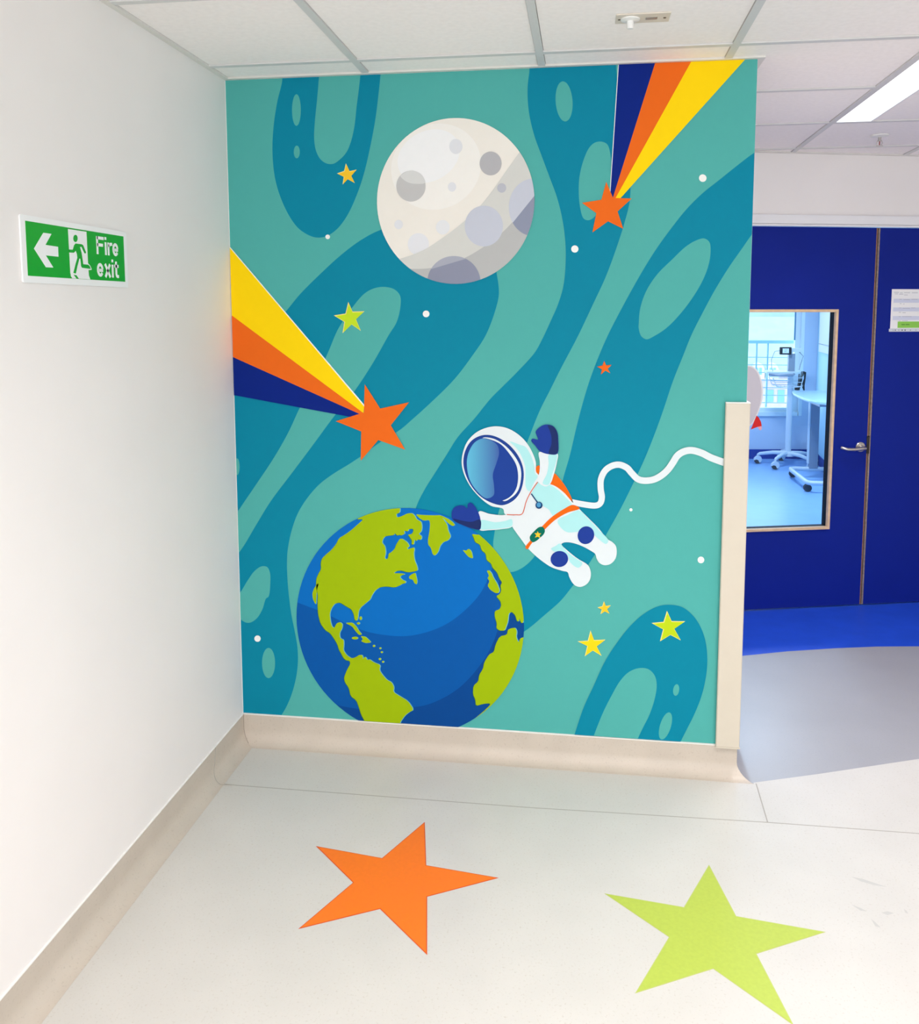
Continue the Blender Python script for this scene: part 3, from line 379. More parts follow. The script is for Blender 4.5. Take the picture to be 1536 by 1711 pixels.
(1.6505,2.062),(1.6532,2.058)]),('s',[(1.4352,0.9355),(1.4348,0.9334),(1.4337,0.9316),(1.432,0.9304),(1.43,0.9299),(1.428,0.9302),(1.4262,0.9314),(1.4251,0.9331),(1.4246,
0.9352),(1.425,0.9373),(1.4261,0.9391),(1.4278,0.9404),(1.4298,0.9409),(1.4319,0.9405),(1.4336,0.9394),(1.4348,0.9376)]),('s',[(1.6806,0.7678),(1.6799,0.7633),(1.6776,
0.7594),(1.6741,0.7568),(1.6699,0.7557),(1.6656,0.7564),(1.6619,0.7588),(1.6594,0.7625),(1.6585,0.7669),(1.6592,0.7714),(1.6615,0.7753),(1.6651,0.778),(1.6693,0.779),
(1.6735,0.7783),(1.6772,0.7759),(1.6797,0.7722)]),('s',[(0.0794,0.4034),(0.0783,0.3986),(0.0756,0.3945),(0.0715,0.3917),(0.0667,0.3905),(0.062,0.3912),(0.0581,0.3936),
(0.0555,0.3974),(0.0547,0.4021),(0.0558,0.4068),(0.0586,0.4109),(0.0626,0.4138),(0.0674,0.4149),(0.0721,0.4143),(0.076,0.4118),(0.0786,0.408)])],
'astro':{'backpack':[('orange',('s',[(1.1006,1.075),(1.1087,1.0834),(1.1155,1.0808),(1.1171,1.0512),(1.1035,1.0502),(1.1007,1.0612)])),('orange',('s',[(1.1465,1.0278),
(1.1564,1.0487),(1.1645,1.0572),(1.1836,1.0391),(1.2041,1.0121),(1.2213,0.9815),(1.2318,0.9507),(1.2113,0.9674),(1.184,0.9942),(1.1568,1.0142)]))],'body':[('suit',('s',
[(1.0175,0.8672),(1.0335,0.8417),(1.0488,0.8211),(1.0765,0.7849),(1.118,0.7477),(1.1594,0.7212),(1.197,0.71),(1.2148,0.7058),(1.2211,0.6885),(1.2316,0.6692),(1.244,
0.6578),(1.2623,0.655),(1.2826,0.6665),(1.2938,0.6846),(1.2955,0.7092),(1.2885,0.7299),(1.2782,0.74),(1.2544,0.7531),(1.2202,0.7784),(1.1927,0.8053),(1.1994,0.8112),
(1.2198,0.8133),(1.2537,0.8055),(1.2945,0.7861),(1.3102,0.7748),(1.3151,0.759),(1.3254,0.7433),(1.3424,0.7363),(1.3625,0.7413),(1.3789,0.7594),(1.3839,0.7825),(1.3802,
0.8067),(1.3679,0.8201),(1.351,0.8299),(1.3203,0.867),(1.2795,0.9072),(1.2454,0.9407),(1.2249,0.9609),(1.1976,0.9912),(1.1635,1.0144),(1.1364,1.0206),(1.1091,1.0303),
(1.0686,0.9701),(1.0449,0.9101),(1.014,0.8986)])),('shade',('s',[(1.1044,1.0253),(1.1296,1.019),(1.1486,1.0168),(1.1772,0.9996),(1.2045,0.9741),(1.2278,0.9457),(1.1982,
0.9323),(1.1631,0.9069),(1.1473,0.9273),(1.1165,0.9472),(1.0855,0.9845),(1.0956,1.0091)])),('shade',('s',[(1.1783,0.8886),(1.2119,0.9106),(1.2523,0.9285),(1.2795,0.9044),
(1.3204,0.8628),(1.3545,0.8245),(1.3466,0.8124),(1.3209,0.8288),(1.3004,0.8469),(1.2767,0.8565),(1.2464,0.8519),(1.2126,0.8494),(1.1921,0.8626)])),('shade',('s',[(1.156,
0.7878),(1.1723,0.799),(1.1872,0.8079),(1.2065,0.7862),(1.2339,0.7628),(1.266,0.7409),(1.2527,0.7236),(1.224,0.7413),(1.21,0.7724),(1.1725,0.7765)]))],'belt':[('orange',
('s',[(1.0662,0.7894),(1.0832,0.8154),(1.1036,0.8421),(1.1307,0.8745),(1.1578,0.9019),(1.1982,0.9309),(1.2305,0.9472),(1.2542,0.9355),(1.2119,0.9189),(1.1714,0.8933),
(1.1377,0.8607),(1.1105,0.8318),(1.0867,0.8028),(1.0731,0.7833)]))],'tether':[('suit',('p',[(1.223,0.9472),(1.2274,0.9464),(1.2335,0.9452),(1.2407,0.9438),(1.2486,0.9424),
(1.2565,0.941),(1.2639,0.94),(1.271,0.939),(1.2783,0.938),(1.2858,0.9371),(1.2931,0.9364),(1.3,0.936),(1.3064,0.9362),(1.3119,0.9369),(1.317,0.9381),(1.3216,0.94),(1.3258,
0.9425),(1.3294,0.9456),(1.3325,0.9492),(1.3353,0.9535),(1.3373,0.9583),(1.3387,0.9631),(1.3396,0.968),(1.3402,0.9728),(1.3405,0.9779),(1.3402,0.9832),(1.3394,0.9884),
(1.3384,0.9932),(1.3374,0.9976),(1.3366,1.0019),(1.3361,1.0062),(1.3357,1.0113),(1.3354,1.0169),(1.3352,1.0224),(1.3352,1.0278),(1.3355,1.0328),(1.3362,1.0373),(1.3373,
1.0418),(1.3388,1.0464),(1.3406,1.0509),(1.3426,1.0552),(1.3449,1.0592),(1.3472,1.0626),(1.3496,1.0656),(1.3523,1.0683),(1.3552,1.0708),(1.3583,1.073),(1.3616,1.0751),
(1.3649,1.0768),(1.3684,1.0784),(1.3721,1.0797),(1.3757,1.0808),(1.3793,1.0815),(1.3827,1.0818),(1.3859,1.0818),(1.3892,1.0813),(1.3929,1.0803),(1.3968,1.0789),(1.4006,
1.0771),(1.4043,1.0752),(1.4074,1.0733),(1.4097,1.0715),(1.4117,1.0694),(1.4138,1.0667),(1.4163,1.0635),(1.4191,1.0598),(1.4223,1.0562),(1.4255,1.0528),(1.4287,1.0493),
(1.4322,1.0455),(1.436,1.0417),(1.4403,1.038),(1.4449,1.0349),(1.4496,1.0324),(1.4543,1.0307),(1.459,1.0294),(1.4637,1.0285),(1.4684,1.028),(1.4733,1.0278),(1.4784,
1.0278),(1.4839,1.0281),(1.4895,1.0287),(1.4952,1.0296),(1.5008,1.0308),(1.5063,1.0324),(1.5116,1.0344),(1.5167,1.0367),(1.5216,1.0393),(1.5264,1.0421),(1.5309,1.0451),
(1.5354,1.0482),(1.5398,1.0517),(1.5441,1.0554),(1.5483,1.0593),(1.5523,1.0633),(1.5561,1.0674),(1.5597,1.0716),(1.5631,1.0759),(1.5662,1.0802),(1.5689,1.0845),(1.5715,
1.0887),(1.574,1.0928),(1.5765,1.097),(1.5793,1.1016),(1.5818,1.1064),(1.5842,1.1109),(1.5865,1.115),(1.5887,1.1183),(1.5909,1.121),(1.5933,1.1234),(1.5962,1.1257),
(1.5992,1.1278),(1.6023,1.1296),(1.6056,1.1312),(1.609,1.1326),(1.6124,1.1338),(1.6157,1.1348),(1.6191,1.1354),(1.6225,1.1358),(1.6261,1.136),(1.6299,1.1358),(1.6341,
1.1352),(1.6387,1.1343),(1.6437,1.133),(1.6489,1.1314),(1.6541,1.1296),(1.6592,1.1278),(1.6637,1.1258),(1.668,1.1236),(1.6726,1.121),(1.678,1.1181),(1.6843,1.1149),
(1.6918,1.1117),(1.701,1.1082),(1.7119,1.1043),(1.7235,1.1004),(1.7346,1.0967),(1.744,1.0936),(1.7506,1.0913),(1.7575,1.1142),(1.7508,1.1164),(1.7414,1.1196),(1.7304,
1.1232),(1.719,1.1271),(1.7084,1.1308),(1.6999,1.134),(1.6935,1.1367),(1.6881,1.1394),(1.6832,1.1421),(1.6783,1.1448),(1.673,1.1475),(1.6672,1.1499),(1.6613,1.1521),
(1.6555,1.1541),(1.6495,1.1559),(1.6435,1.1574),(1.6375,1.1586),(1.6317,1.1593),(1.626,1.1595),(1.6206,1.1593),(1.6155,1.1587),(1.6105,1.1576),(1.6057,1.1563),(1.601,
1.1546),(1.5964,1.1527),(1.5918,1.1504),(1.5873,1.1477),(1.5829,1.1446),(1.5786,1.1411),(1.5745,1.1371),(1.5707,1.1324),(1.5674,1.1274),(1.5647,1.1224),(1.5622,1.1176),
(1.5599,1.1133),(1.5575,1.1092),(1.555,1.1051),(1.5526,1.101),(1.5502,1.0971),(1.5479,1.0934),(1.5455,1.09),(1.5428,1.0866),(1.5398,1.0831),(1.5366,1.0796),(1.5331,
1.0761),(1.5296,1.0728),(1.526,1.0697),(1.5224,1.0668),(1.5187,1.0642),(1.5149,1.0617),(1.5111,1.0594),(1.5073,1.0574),(1.5035,1.0556),(1.4997,1.0542),(1.4956,1.053),
(1.4913,1.052),(1.4867,1.0513),(1.4822,1.0508),(1.4778,1.0505),(1.4738,1.0505),(1.4701,1.0506),(1.4668,1.051),(1.4637,1.0515),(1.461,1.0522),(1.4583,1.0532),(1.4558,
1.0544),(1.4533,1.0561),(1.4506,1.0585),(1.4476,1.0614),(1.4445,1.0648),(1.4412,1.0683),(1.4381,1.0716),(1.4356,1.0744),(1.4332,1.0774),(1.4306,1.0808),(1.4276,1.0845),
(1.4238,1.0883),(1.4195,1.0917),(1.4148,1.0946),(1.4099,1.0972),(1.4047,1.0995),(1.3992,1.1014),(1.3935,1.1029),(1.3877,1.1037),(1.382,1.1038),(1.3763,1.1032),(1.3709,
1.1021),(1.3656,1.1006),(1.3606,1.0987),(1.3559,1.0965),(1.3513,1.0941),(1.3467,1.0912),(1.3423,1.088),(1.338,1.0843),(1.334,1.0802),(1.3303,1.0756),(1.327,1.0706),(1.324,
1.0653),(1.3213,1.0596),(1.319,1.0537),(1.3171,1.0477),(1.3155,1.0414),(1.3146,1.0349),(1.3142,1.0282),(1.3142,1.0217),(1.3145,1.0155),(1.3149,1.0096),(1.3153,1.0039),
(1.316,0.9983),(1.317,0.9929),(1.3181,0.9881),(1.319,0.984),(1.3196,0.9806),(1.3197,0.9776),(1.3196,0.9743),(1.3192,0.9709),(1.3186,0.9678),(1.3179,0.9652),(1.3171,
0.9633),(1.3163,0.9619),(1.3152,0.9607),(1.3142,0.9598),(1.3129,0.959),(1.3112,0.9583),(1.3086,0.9577),(1.3052,0.9572),(1.3006,0.9571),(1.2948,0.9573),(1.2882,0.9579),
(1.2811,0.9588),(1.2739,0.9597),(1.267,0.9607),(1.26,0.9617),(1.2523,0.963),(1.2446,0.9643),(1.2375,0.9657),(1.2314,0.9668),(1.2269,0.9676)]))],'arm':[[('suit',('s',
[(0.9017,0.914),(0.9379,0.9067),(0.9794,0.9031),(1.0194,0.9058),(1.0278,0.885),(1.0176,0.8622),(0.9796,0.8525),(0.938,0.8476),(0.9031,0.8478)])),('shade',('s',[(0.9066,
0.8825),(0.9587,0.8771),(0.9933,0.8825),(1.0175,0.8896),(1.0182,0.8658),(0.9796,0.8553),(0.938,0.8504),(0.9066,0.85)]))],[('suit',('s',[(1.1117,1.1303),(1.1422,1.1262),
(1.176,1.1262),(1.1742,1.0974),(1.1645,1.0558),(1.1499,1.0175),(1.1364,1.0102),(1.1194,1.016),(1.1077,1.0302),(1.1136,1.0615),(1.1147,1.096)])),('shade',('s',[(1.1457,
1.1221),(1.1733,1.1241),(1.1702,1.0938),(1.1584,1.0543),(1.1452,1.0167),(1.1255,1.0203),(1.1395,1.0552),(1.1453,1.0898)]))]],'glove':[[('glove',('s',[(0.8052,0.8848),
(0.8038,0.9095),(0.8137,0.9261),(0.8333,0.9337),(0.8487,0.9321),(0.8592,0.924),(0.8613,0.9395),(0.8718,0.9448),(0.8857,0.9332),(0.8996,0.909),(0.9066,0.8846),(0.9052,
0.8493),(0.8752,0.8518),(0.8402,0.8633),(0.8157,0.8745)])),('gloved',('s',[(0.8094,0.885),(0.8402,0.8789),(0.8752,0.8758),(0.9059,0.8846),(0.9045,0.8513),(0.8752,0.8532),
(0.8402,0.8647),(0.8178,0.8753)]))],[('glove',('s',[(1.0997,1.2021),(1.1145,1.2194),(1.1346,1.228),(1.1583,1.2236),(1.1739,1.2034),(1.1782,1.1728),(1.1746,1.1262),(1.1456,
1.1242),(1.1151,1.1338),(1.098,1.1541),(1.0843,1.1709),(1.089,1.1779),(1.108,1.1748),(1.1025,1.1905)])),('gloved',('s',[(1.1414,1.2254),(1.1617,1.2203),(1.1739,1.2),
(1.1769,1.1728),(1.174,1.1282),(1.1456,1.1262),(1.1541,1.1586),(1.1539,1.186),(1.1483,1.2064)]))]],'helmet':[('suit',('s',[(0.8399,1.0826),(0.8427,1.1175),(0.858,1.1596),
(0.8857,1.1913),(0.9202,1.2105),(0.9614,1.2188),(1.0024,1.212),(1.04,1.1907),(1.0674,1.1637),(1.088,1.1298),(1.1005,1.0956),(1.1021,1.0612),(1.111,1.049),(1.1078,1.0268),
(1.0822,0.9775),(1.0559,0.9119),(1.0208,0.9058),(0.9932,0.9071),(0.9863,0.9258),(0.9448,0.935),(0.9031,0.9654),(0.8683,1.0064),(0.8475,1.0479)])),('shade',('s',[(1.0094,
1.166),(1.047,1.1544),(1.0641,1.1486),(1.0847,1.116),(1.0951,1.0817),(1.0987,1.0556),(1.1076,1.0461),(1.0955,1.023),(1.0787,0.9913),(1.067,1.0049),(1.0647,1.0464),(1.0631,
1.081),(1.0472,1.122),(1.03,1.1458)]))],'visor':[('ring',('s',[(0.8455,1.0897),(0.8532,1.1317),(0.8754,1.1668),(0.9099,1.1855),(0.9443,1.1868),(0.9821,1.1724),(1.0164,
1.1455),(1.0439,1.1081),(1.0577,1.067),(1.0573,1.0254),(1.0445,0.9834),(1.0206,0.9548),(0.9862,0.9391),(0.9517,0.9443),(0.91,0.9656),(0.8753,1.0031),(0.8531,1.048)])),
('suit',('s',[(0.9133,1.1759),(0.9512,1.1752),(0.9924,1.1519),(1.0268,1.1147),(1.0475,1.0737),(1.049,1.0321),(1.0376,0.9901),(1.0137,0.9651),(0.9896,0.9539),(0.9654,
0.9741),(0.9445,1.0573),(0.9203,1.14)])),('glass',('s',[(0.8566,1.09),(0.8649,1.1285),(0.8857,1.1615),(0.9133,1.1759),(0.9478,1.1696),(0.9787,1.1551),(1.0096,1.1212),
(1.0324,1.0837),(1.0394,1.0423),(1.0328,1.0004),(1.0137,0.972),(0.9862,0.9559),(0.9516,0.9493),(0.9135,0.9727),(0.8788,1.0137),(0.86,1.0552)])),('grad',('s',[(0.858,
1.0865),(0.8649,1.125),(0.8857,1.1601),(0.9133,1.1745),(0.9443,1.1682),(0.9663,1.1514),(0.9719,1.1238),(0.9617,1.0855),(0.9501,1.047),(0.9543,1.0088),(0.953,0.9738),
(0.9274,0.9619),(0.8961,0.9848),(0.8683,1.0274)]))],'buckle':[('green',('s',[(1.0832,0.8168),(1.0818,0.8294),(1.0967,0.8488),(1.1137,0.8641),(1.1274,0.8653),(1.1343,
0.8536),(1.131,0.8409),(1.1161,0.825),(1.1025,0.8132),(1.0915,0.8093)])),('gold',('p',[(1.1084,0.8499),(1.1125,0.8424),(1.1214,0.842),(1.1153,0.8355),(1.1188,0.8251),
(1.1092,0.8303),(1.0996,0.8265),(1.1044,0.8351),(1.0981,0.8426),(1.1064,0.8414)]))],'knee_pad':[[('glove',('s',[(1.3036,0.8321),(1.2977,0.8212),(1.2886,0.8132),(1.2777,
0.8096),(1.2667,0.8107),(1.2572,0.8165),(1.2508,0.826),(1.2483,0.8379),(1.2502,0.8502),(1.2561,0.8612),(1.2653,0.8691),(1.2762,0.8727),(1.2871,0.8715),(1.2966,0.8658),
(1.303,0.8563),(1.3055,0.8444)]))],[('glove',('s',[(1.2158,0.7591),(1.2155,0.7479),(1.2106,0.7373),(1.202,0.729),(1.1908,0.7243),(1.1789,0.7239),(1.168,0.7278),(1.1598,
0.7355),(1.1555,0.7458),(1.1558,0.7571),(1.1607,0.7677),(1.1694,0.7759),(1.1806,0.7806),(1.1925,0.781),(1.2034,0.7771),(1.2116,0.7694)]))]],'collar':[('red',('p',[(1.1066,
1.0261),(1.1042,1.0225),(1.1007,1.0174),(1.0966,1.0114),(1.0922,1.0049),(1.088,0.9983),(1.0843,0.9922),(1.0811,0.9864),(1.0781,0.9808),(1.0753,0.9751),(1.0726,0.9693),
(1.0699,0.9632),(1.0673,0.9567),(1.065,0.9493),(1.063,0.941),(1.061,0.9325),(1.059,0.9245),(1.0567,0.9176),(1.0541,0.9126),(1.0511,0.9097),(1.0478,0.9082),(1.0442,0.9076),
(1.0401,0.9076),(1.0357,0.9078),(1.0311,0.9076),(1.026,0.9072),(1.0202,0.9071),(1.0142,0.9071),(1.0085,0.9072),(1.0037,0.9073),(1.0002,0.9073),(1.0001,0.9045),(1.0035,
0.9045),(1.0084,0.9044),(1.0141,0.9043),(1.0202,0.9043),(1.0261,0.9044),(1.0312,0.9048),(1.0357,0.905),(1.04,0.9048),(1.0443,0.9049),(1.0486,0.9055),(1.0526,0.9074),
(1.0563,0.911),(1.0593,0.9166),(1.0616,0.9238),(1.0637,0.9319),(1.0656,0.9404),(1.0676,0.9486),(1.0699,0.9558),(1.0724,0.9621),(1.075,0.9681),(1.0777,0.9739),(1.0806,
0.9795),(1.0835,0.9851),(1.0867,0.9908),(1.0903,0.9969),(1.0945,1.0034),(1.0988,1.0099),(1.1029,1.0159),(1.1064,1.0209),(1.1089,1.0246)]))],'microphone':[('mic',('p',
[(1.0839,0.9819),(1.0854,0.9798),(1.0876,0.9768),(1.0901,0.9732),(1.0928,0.9695),(1.0954,0.9659),(1.0977,0.9628),(1.0997,0.9601),(1.1018,0.9573),(1.1037,0.9548),(1.1055,
0.9525),(1.107,0.9506),(1.1081,0.9492),(1.1113,0.9518),(1.1102,0.9532),(1.1087,0.9551),(1.107,0.9574),(1.1051,0.9599),(1.103,0.9626),(1.101,0.9654),(1.0987,0.9684),
(1.0961,0.972),(1.0935,0.9757),(1.0909,0.9793),(1.0888,0.9823),(1.0872,0.9844)])),('mic',('s',[(1.1254,0.9433),(1.1245,0.9385),(1.1219,0.9343),(1.1179,0.9315),(1.1132,
0.9304),(1.1085,0.9312),(1.1045,0.9338),(1.1018,0.9378),(1.1009,0.9426),(1.1018,0.9474),(1.1044,0.9515),(1.1084,0.9544),(1.113,0.9555),(1.1177,0.9546),(1.1217,0.952),
(1.1244,0.9481)])),('mic2',('s',[(1.1199,0.9445),(1.1194,0.9413),(1.1178,0.9386),(1.1154,0.9367),(1.1125,0.936),(1.1096,0.9365),(1.1072,0.9382),(1.1055,0.9409),(1.1049,
0.9441),(1.1055,0.9473),(1.1071,0.95),(1.1095,0.9519),(1.1124,0.9527),(1.1153,0.9521),(1.1177,0.9504),(1.1194,0.9477)]))]},'sign':{'board':[(-1.164,1.8357),(-0.7108,
1.8349),(-0.7175,1.6866),(-1.1631,1.6882)],'green':[(-1.1485,1.8257),(-0.7287,1.8234),(-0.7277,1.6999),(-1.1481,1.7019)],'arrow':[(-1.1219,1.764),(-1.0842,1.8032),
(-1.0528,1.8033),(-1.0783,1.7755),(-1.0295,1.7747),(-1.0296,1.7509),(-1.0789,1.7511),(-1.052,1.7239),(-1.0808,1.7233)],'door':[(-0.9854,1.821),(-0.9063,1.8212),(-0.9056,
1.7419),(-0.8976,1.7376),(-0.8918,1.7308),(-0.8901,1.7261),(-0.9049,1.7249),(-0.9039,1.7112),(-0.8984,1.7015),(-0.9768,1.7014),(-0.9819,1.7058),(-0.9839,1.7149)],
'head':[(-0.947,1.8013),(-0.9476,1.7984),(-0.9492,1.7958),(-0.9514,1.7936),(-0.954,1.7921),(-0.9569,1.7915),(-0.9597,1.7917),(-0.9621,1.7928),(-0.964,1.7946),(-0.9651,
1.797),(-0.9653,1.7998),(-0.9646,1.8026),(-0.9631,1.8052),(-0.961,1.8073),(-0.9583,1.8088),(-0.9555,1.8095),(-0.9526,1.8093),(-0.9502,1.8083),(-0.9483,1.8064),(-0.9472,
1.804)],'man':[(-0.9568,1.788),(-0.9307,1.7882),(-0.9243,1.7863),(-0.9192,1.7787),(-0.9126,1.7684),(-0.9161,1.766),(-0.9198,1.7665),(-0.9258,1.7736),(-0.9312,1.7814),
(-0.9386,1.7808),(-0.9325,1.7662),(-0.9297,1.75),(-0.9274,1.7384),(-0.9059,1.7384),(-0.8998,1.7356),(-0.8941,1.7283),(-0.9334,1.7292),(-0.9371,1.7332),(-0.9389,1.7513),
(-0.9437,1.7515),(-0.9533,1.7324),(-0.9616,1.7135),(-0.9717,1.715),(-0.9609,1.7367),(-0.9516,1.7533),(-0.9529,1.7625),(-0.9574,1.7703),(-0.9654,1.7647),(-0.9861,1.764),
(-0.9863,1.7713),(-0.9699,1.7717),(-0.9631,1.7837)],'shadow':[(-0.9709,1.7104),(-0.9591,1.7095),(-0.9498,1.7013),(-0.9598,1.7014)],'fire':[(-0.866,1.8143),(-0.8654,
1.7674),(-0.756,1.7689),(-0.758,1.8152)],'exit':[(-0.8674,1.732),(-0.857,1.7102),(-0.7582,1.7103),(-0.7891,1.7572)]},'fstars':[[(0.7792,-0.4251),(0.8233,-0.6364),(1.0396,
-0.6634),(0.8507,-0.7699),(0.8902,-0.9839),(0.7321,-0.8359),(0.5369,-0.9398),(0.6305,-0.7406),(0.4739,-0.5928),(0.6867,-0.6216)],[(1.6459,-0.5205),(1.6879,-0.7325),
(1.9097,-0.7617),(1.7154,-0.8661),(1.7567,-1.0821),(1.5994,-0.9323),(1.4038,-1.0368),(1.5013,-0.8366),(1.3385,-0.6891),(1.5524,-0.7158)]],'scuffs':[[(2.0438,-0.5199),
(2.0745,-0.5262),(2.1095,-0.5435),(2.1291,-0.5524),(2.0957,-0.5493),(2.0632,-0.537)],[(2.0083,-0.6423),(2.0286,-0.6527),(2.0418,-0.665),(2.0252,-0.6638)],[(2.0787,
-0.6647),(2.0968,-0.6563),(2.1115,-0.6625),(2.0915,-0.6722)],[(2.1443,-0.6403),(2.1486,-0.648),(2.1495,-0.6584),(2.1428,-0.6558)],[(2.0432,-0.6928),(2.0506,-0.7055),
(2.058,-0.7247),(2.0458,-0.7208)]]}

# ================================================================ the setting
def floor_z(x, y): return (x, y, 0)
XR, YB = 4.6, -5.2               # right side and back of the corridor
fy = lambda x: FY + FK*(x-FX)
rw = lambda y: 3.68 + .1*(y-6.0) # right wall of the room behind the door
bw = lambda x: 6.70 + .13*(x-3.05)
grey_edge = [(W+.0, .0), (W+.052, -.046), (2.10, .045), (2.4857, .2004), (3.3, .50), (XR, .95)]
blue_edge = [(W, 1.0), (2.0165, 1.0806), (2.24, 1.166), (2.4903, 1.24), (2.68, 1.285), (2.887, 1.3166), (3.4, 1.37), (XR, 1.42)]
fl = MB()
fl.flat([(0, YB), (XR, YB)] + grey_edge[::-1] + [(0, 0)], lambda x, y: (x, y, 0), CREAM)
fl.flat(grey_edge + blue_edge[::-1], lambda x, y: (x, y, 0), GREY)
fl.flat(blue_edge + [(XR, fy(XR)+.045), (W, fy(W)+.045)], lambda x, y: (x, y, 0), BLUEV)
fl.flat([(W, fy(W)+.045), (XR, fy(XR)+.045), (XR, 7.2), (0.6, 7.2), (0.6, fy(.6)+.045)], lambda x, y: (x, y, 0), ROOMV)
fl.box((0, YB, -.06), (XR, 7.2, -.02), SKIRT)
floor = fl.build('floor', fix=False); tag(floor, kind='structure')
for p in floor.data.polygons:
    if p.normal.z < 0 and p.center.z > -.01: p.flip()
def strip(pts, wdt, z, m, name, parent=None):
    b = MB()
    for a, c in zip(pts, pts[1:]):
        d = Vector((c[0]-a[0], c[1]-a[1])).normalized(); n = Vector((-d.y, d.x))*wdt/2
        b.prism([(a[0]+n.x, a[1]+n.y), (a[0]-n.x, a[1]-n.y), (c[0]-n.x, c[1]-n.y), (c[0]+n.x, c[1]+n.y)], 0, z, m)
    return b.build(name, parent)
strip([(.05, -.302), (.09, -.3035), (1.0947, -.300), (1.8604, -.2785), (2.3143, -.2755), (XR, -.262)], .0035, .0003, SEAM, 'weld_seam', floor)
strip([(1.868, -.05), (1.8604, -.2785)], .0035, .0003, SEAM, 'weld_seam', floor)
SCUFF = mat('grey_scuff', 'bcbab6', .6)
for q in DATA['scuffs']:
    MB().prism(q, 0, .0002, SCUFF).build('scuff_mark', floor)

# walls
def wall(name, a, b): return tag(MB().box(a, b, WALL).build(name), kind='structure')
wall('wall_left', (-.12, YB, 0), (0, 0.0, H+.25))
blk = MB().prism([(0, 0), (W, 0), (W, fy(W)-.002), (-.12, fy(-.12)-.002), (-.12, 0)], 0, H+.25, WALL).build('wall_back'); tag(blk, kind='structure')
wall('wall_right', (XR, YB, 0), (XR+.12, 7.2, H+.25))
fwin = MB().box((-.12, YB-.12, 0), (.45, YB, H+.25), WALL).box((3.55, YB-.12, 0), (XR+.12, YB, H+.25), WALL).box((.45, YB-.12, 0), (3.55, YB, .75), WALL).box((.45, YB-.12, 2.35), (3.55, YB, H+.25), WALL)
tag(fwin.build('wall_front'), kind='structure')
wf2 = MB().box((.45, YB-.10, .75), (3.55, YB+.02, .79), WHITE).box((.45, YB-.10, 2.31), (3.55, YB+.01, 2.35), WHITE).box((.45, YB-.10, .79), (.49, YB+.01, 2.31), WHITE).box((3.51, YB-.10, .79), (3.55, YB+.01, 2.31), WHITE).build('added_window'); tag(wf2, kind='structure')  # added unseen frame around the fill light behind the camera
# far wall in its own frame: X along the wall, Y away from the corridor
AF = math.atan(FK); FLOC = (FX, FY, 0)
fw = MB()
fw.box((0.0, 0, 0), (.03, .12, H+.25), WALL); fw.box((.03, 0, 2.112), (1.83, .12, H+.25), WALL); fw.box((1.83, 0, 0), (2.90, .12, H+.25), WALL)
tag(fw.build('wall_far', loc=FLOC, rz=AF), kind='structure')
tr = MB(); tr.box((.03, -.014, 2.068), (1.87, 0.0, 2.1145), WHITE); tr.box((.03, -.014, 2.0555), (1.87, .0, 2.0665), WHITE)
tr.box((.03, 0, 2.06), (1.83, .12, 2.112), WHITE)
tr.box((.03, -.012, 0), (.045, .12, 2.06), WHITE); tr.box((1.79, -.014, 0), (1.87, .12, 2.06), WHITE)
tr.box((.045, .05, 0), (.052, .07, 2.055), WHITE)
tag(tr.build('trim_1', loc=FLOC, rz=AF, bevel=.002), kind='structure')

# ceiling: inset tiles over a flush metal grid
xs = [.5115 + .6*i for i in range(-1, 8)]; ys = [-.1602 + .6*j for j in range(-9, 6)]
LIT = [(2.3115, -.1602-.0, 1.2), (1.1115, -2.5602, 1.2), (2.3115, -2.5602, 1.2), (1.1115, -1.3602-3.6, 1.2)]
def cell_pts(x0, x1, y0, y1):
    return [(x0, y0), (x1, y0), (x1, y1), (x0, y1)]
room_poly = [(0, YB), (XR, YB), (XR, fy(XR)), (W, fy(W)), (W, 0), (0, 0)]
cl = MB()
LW = .150                        # width of the recessed linear luminaires
def lum_at(x0, y0):
    for lx, ly, ll in LIT:
        if abs(lx-x0) < .01 and ly-.01 <= y0 < ly+ll-.01: return True
    return False
for x0 in xs:
    for y0 in ys:
        xa, xb = x0+.0135, x0+.5865
        if lum_at(x0, y0): xa = x0+LW+.012
        cx0, cx1, cy0, cy1 = max(xa, .02), min(xb, XR-.02), max(y0+.0135, YB+.02), y0+.5865
        if cx1-cx0 < .01: continue
        parts = []
        if cx0 < W+.02 and cy1 > -.02:
            parts.append((cx0, cx1, cy0, -.02)); parts.append((max(cx0, W+.022), cx1, max(cy0, -.02), cy1))
        else: parts.append((cx0, cx1, cy0, cy1))
        for a, b, c0, c1 in parts:
            if b-a < .005 or c1-c0 < .005: continue
            q = [(a, c0), (b, c0), (b, c1), (a, c1)]
            q = half(q, (10, fy(10)-.02), (-10, fy(-10)-.02))[:]
            if len(q) < 3: continue
            cl.prism(q, H+.005, H+.02, TILE)
cl.box((-.12, YB, H+.16), (XR+.12, 7.3, H+.2), GAP)
ceil = cl.build('ceiling'); tag(ceil, kind='structure')
gr = MB()
def bar(q):
    q = half(q, (10, fy(10)), (-10, fy(-10)))
    if len(q) >= 3: gr.prism(q, H, H+.03, GRID)
for x in xs[1:]:
    y1 = -.002 if x < W+.012 else 3
    bar([(x-.012, YB), (x+.012, YB), (x+.012, y1), (x-.012, y1)])
for y in ys:
    x0 = 0 if y < 0 else W
    segs = [(max(xs[i]+.012, x0), xs[i+1]-.012) for i in range(len(xs)-1)] + [(xs[-1]+.012, XR)]
    for a, b in segs:
        if b-a < .01: continue
        for i in range(len(xs)):
            if a-.02 < xs[i]+.012 < a+.02 and any(abs(lx-xs[i]) < .01 and ly+.01 < y < ly+ll-.01 for lx, ly, ll in LIT): a = xs[i]+LW+.012
        bar([(a, y-.012), (b, y-.012), (b, y+.012), (a, y+.012)])
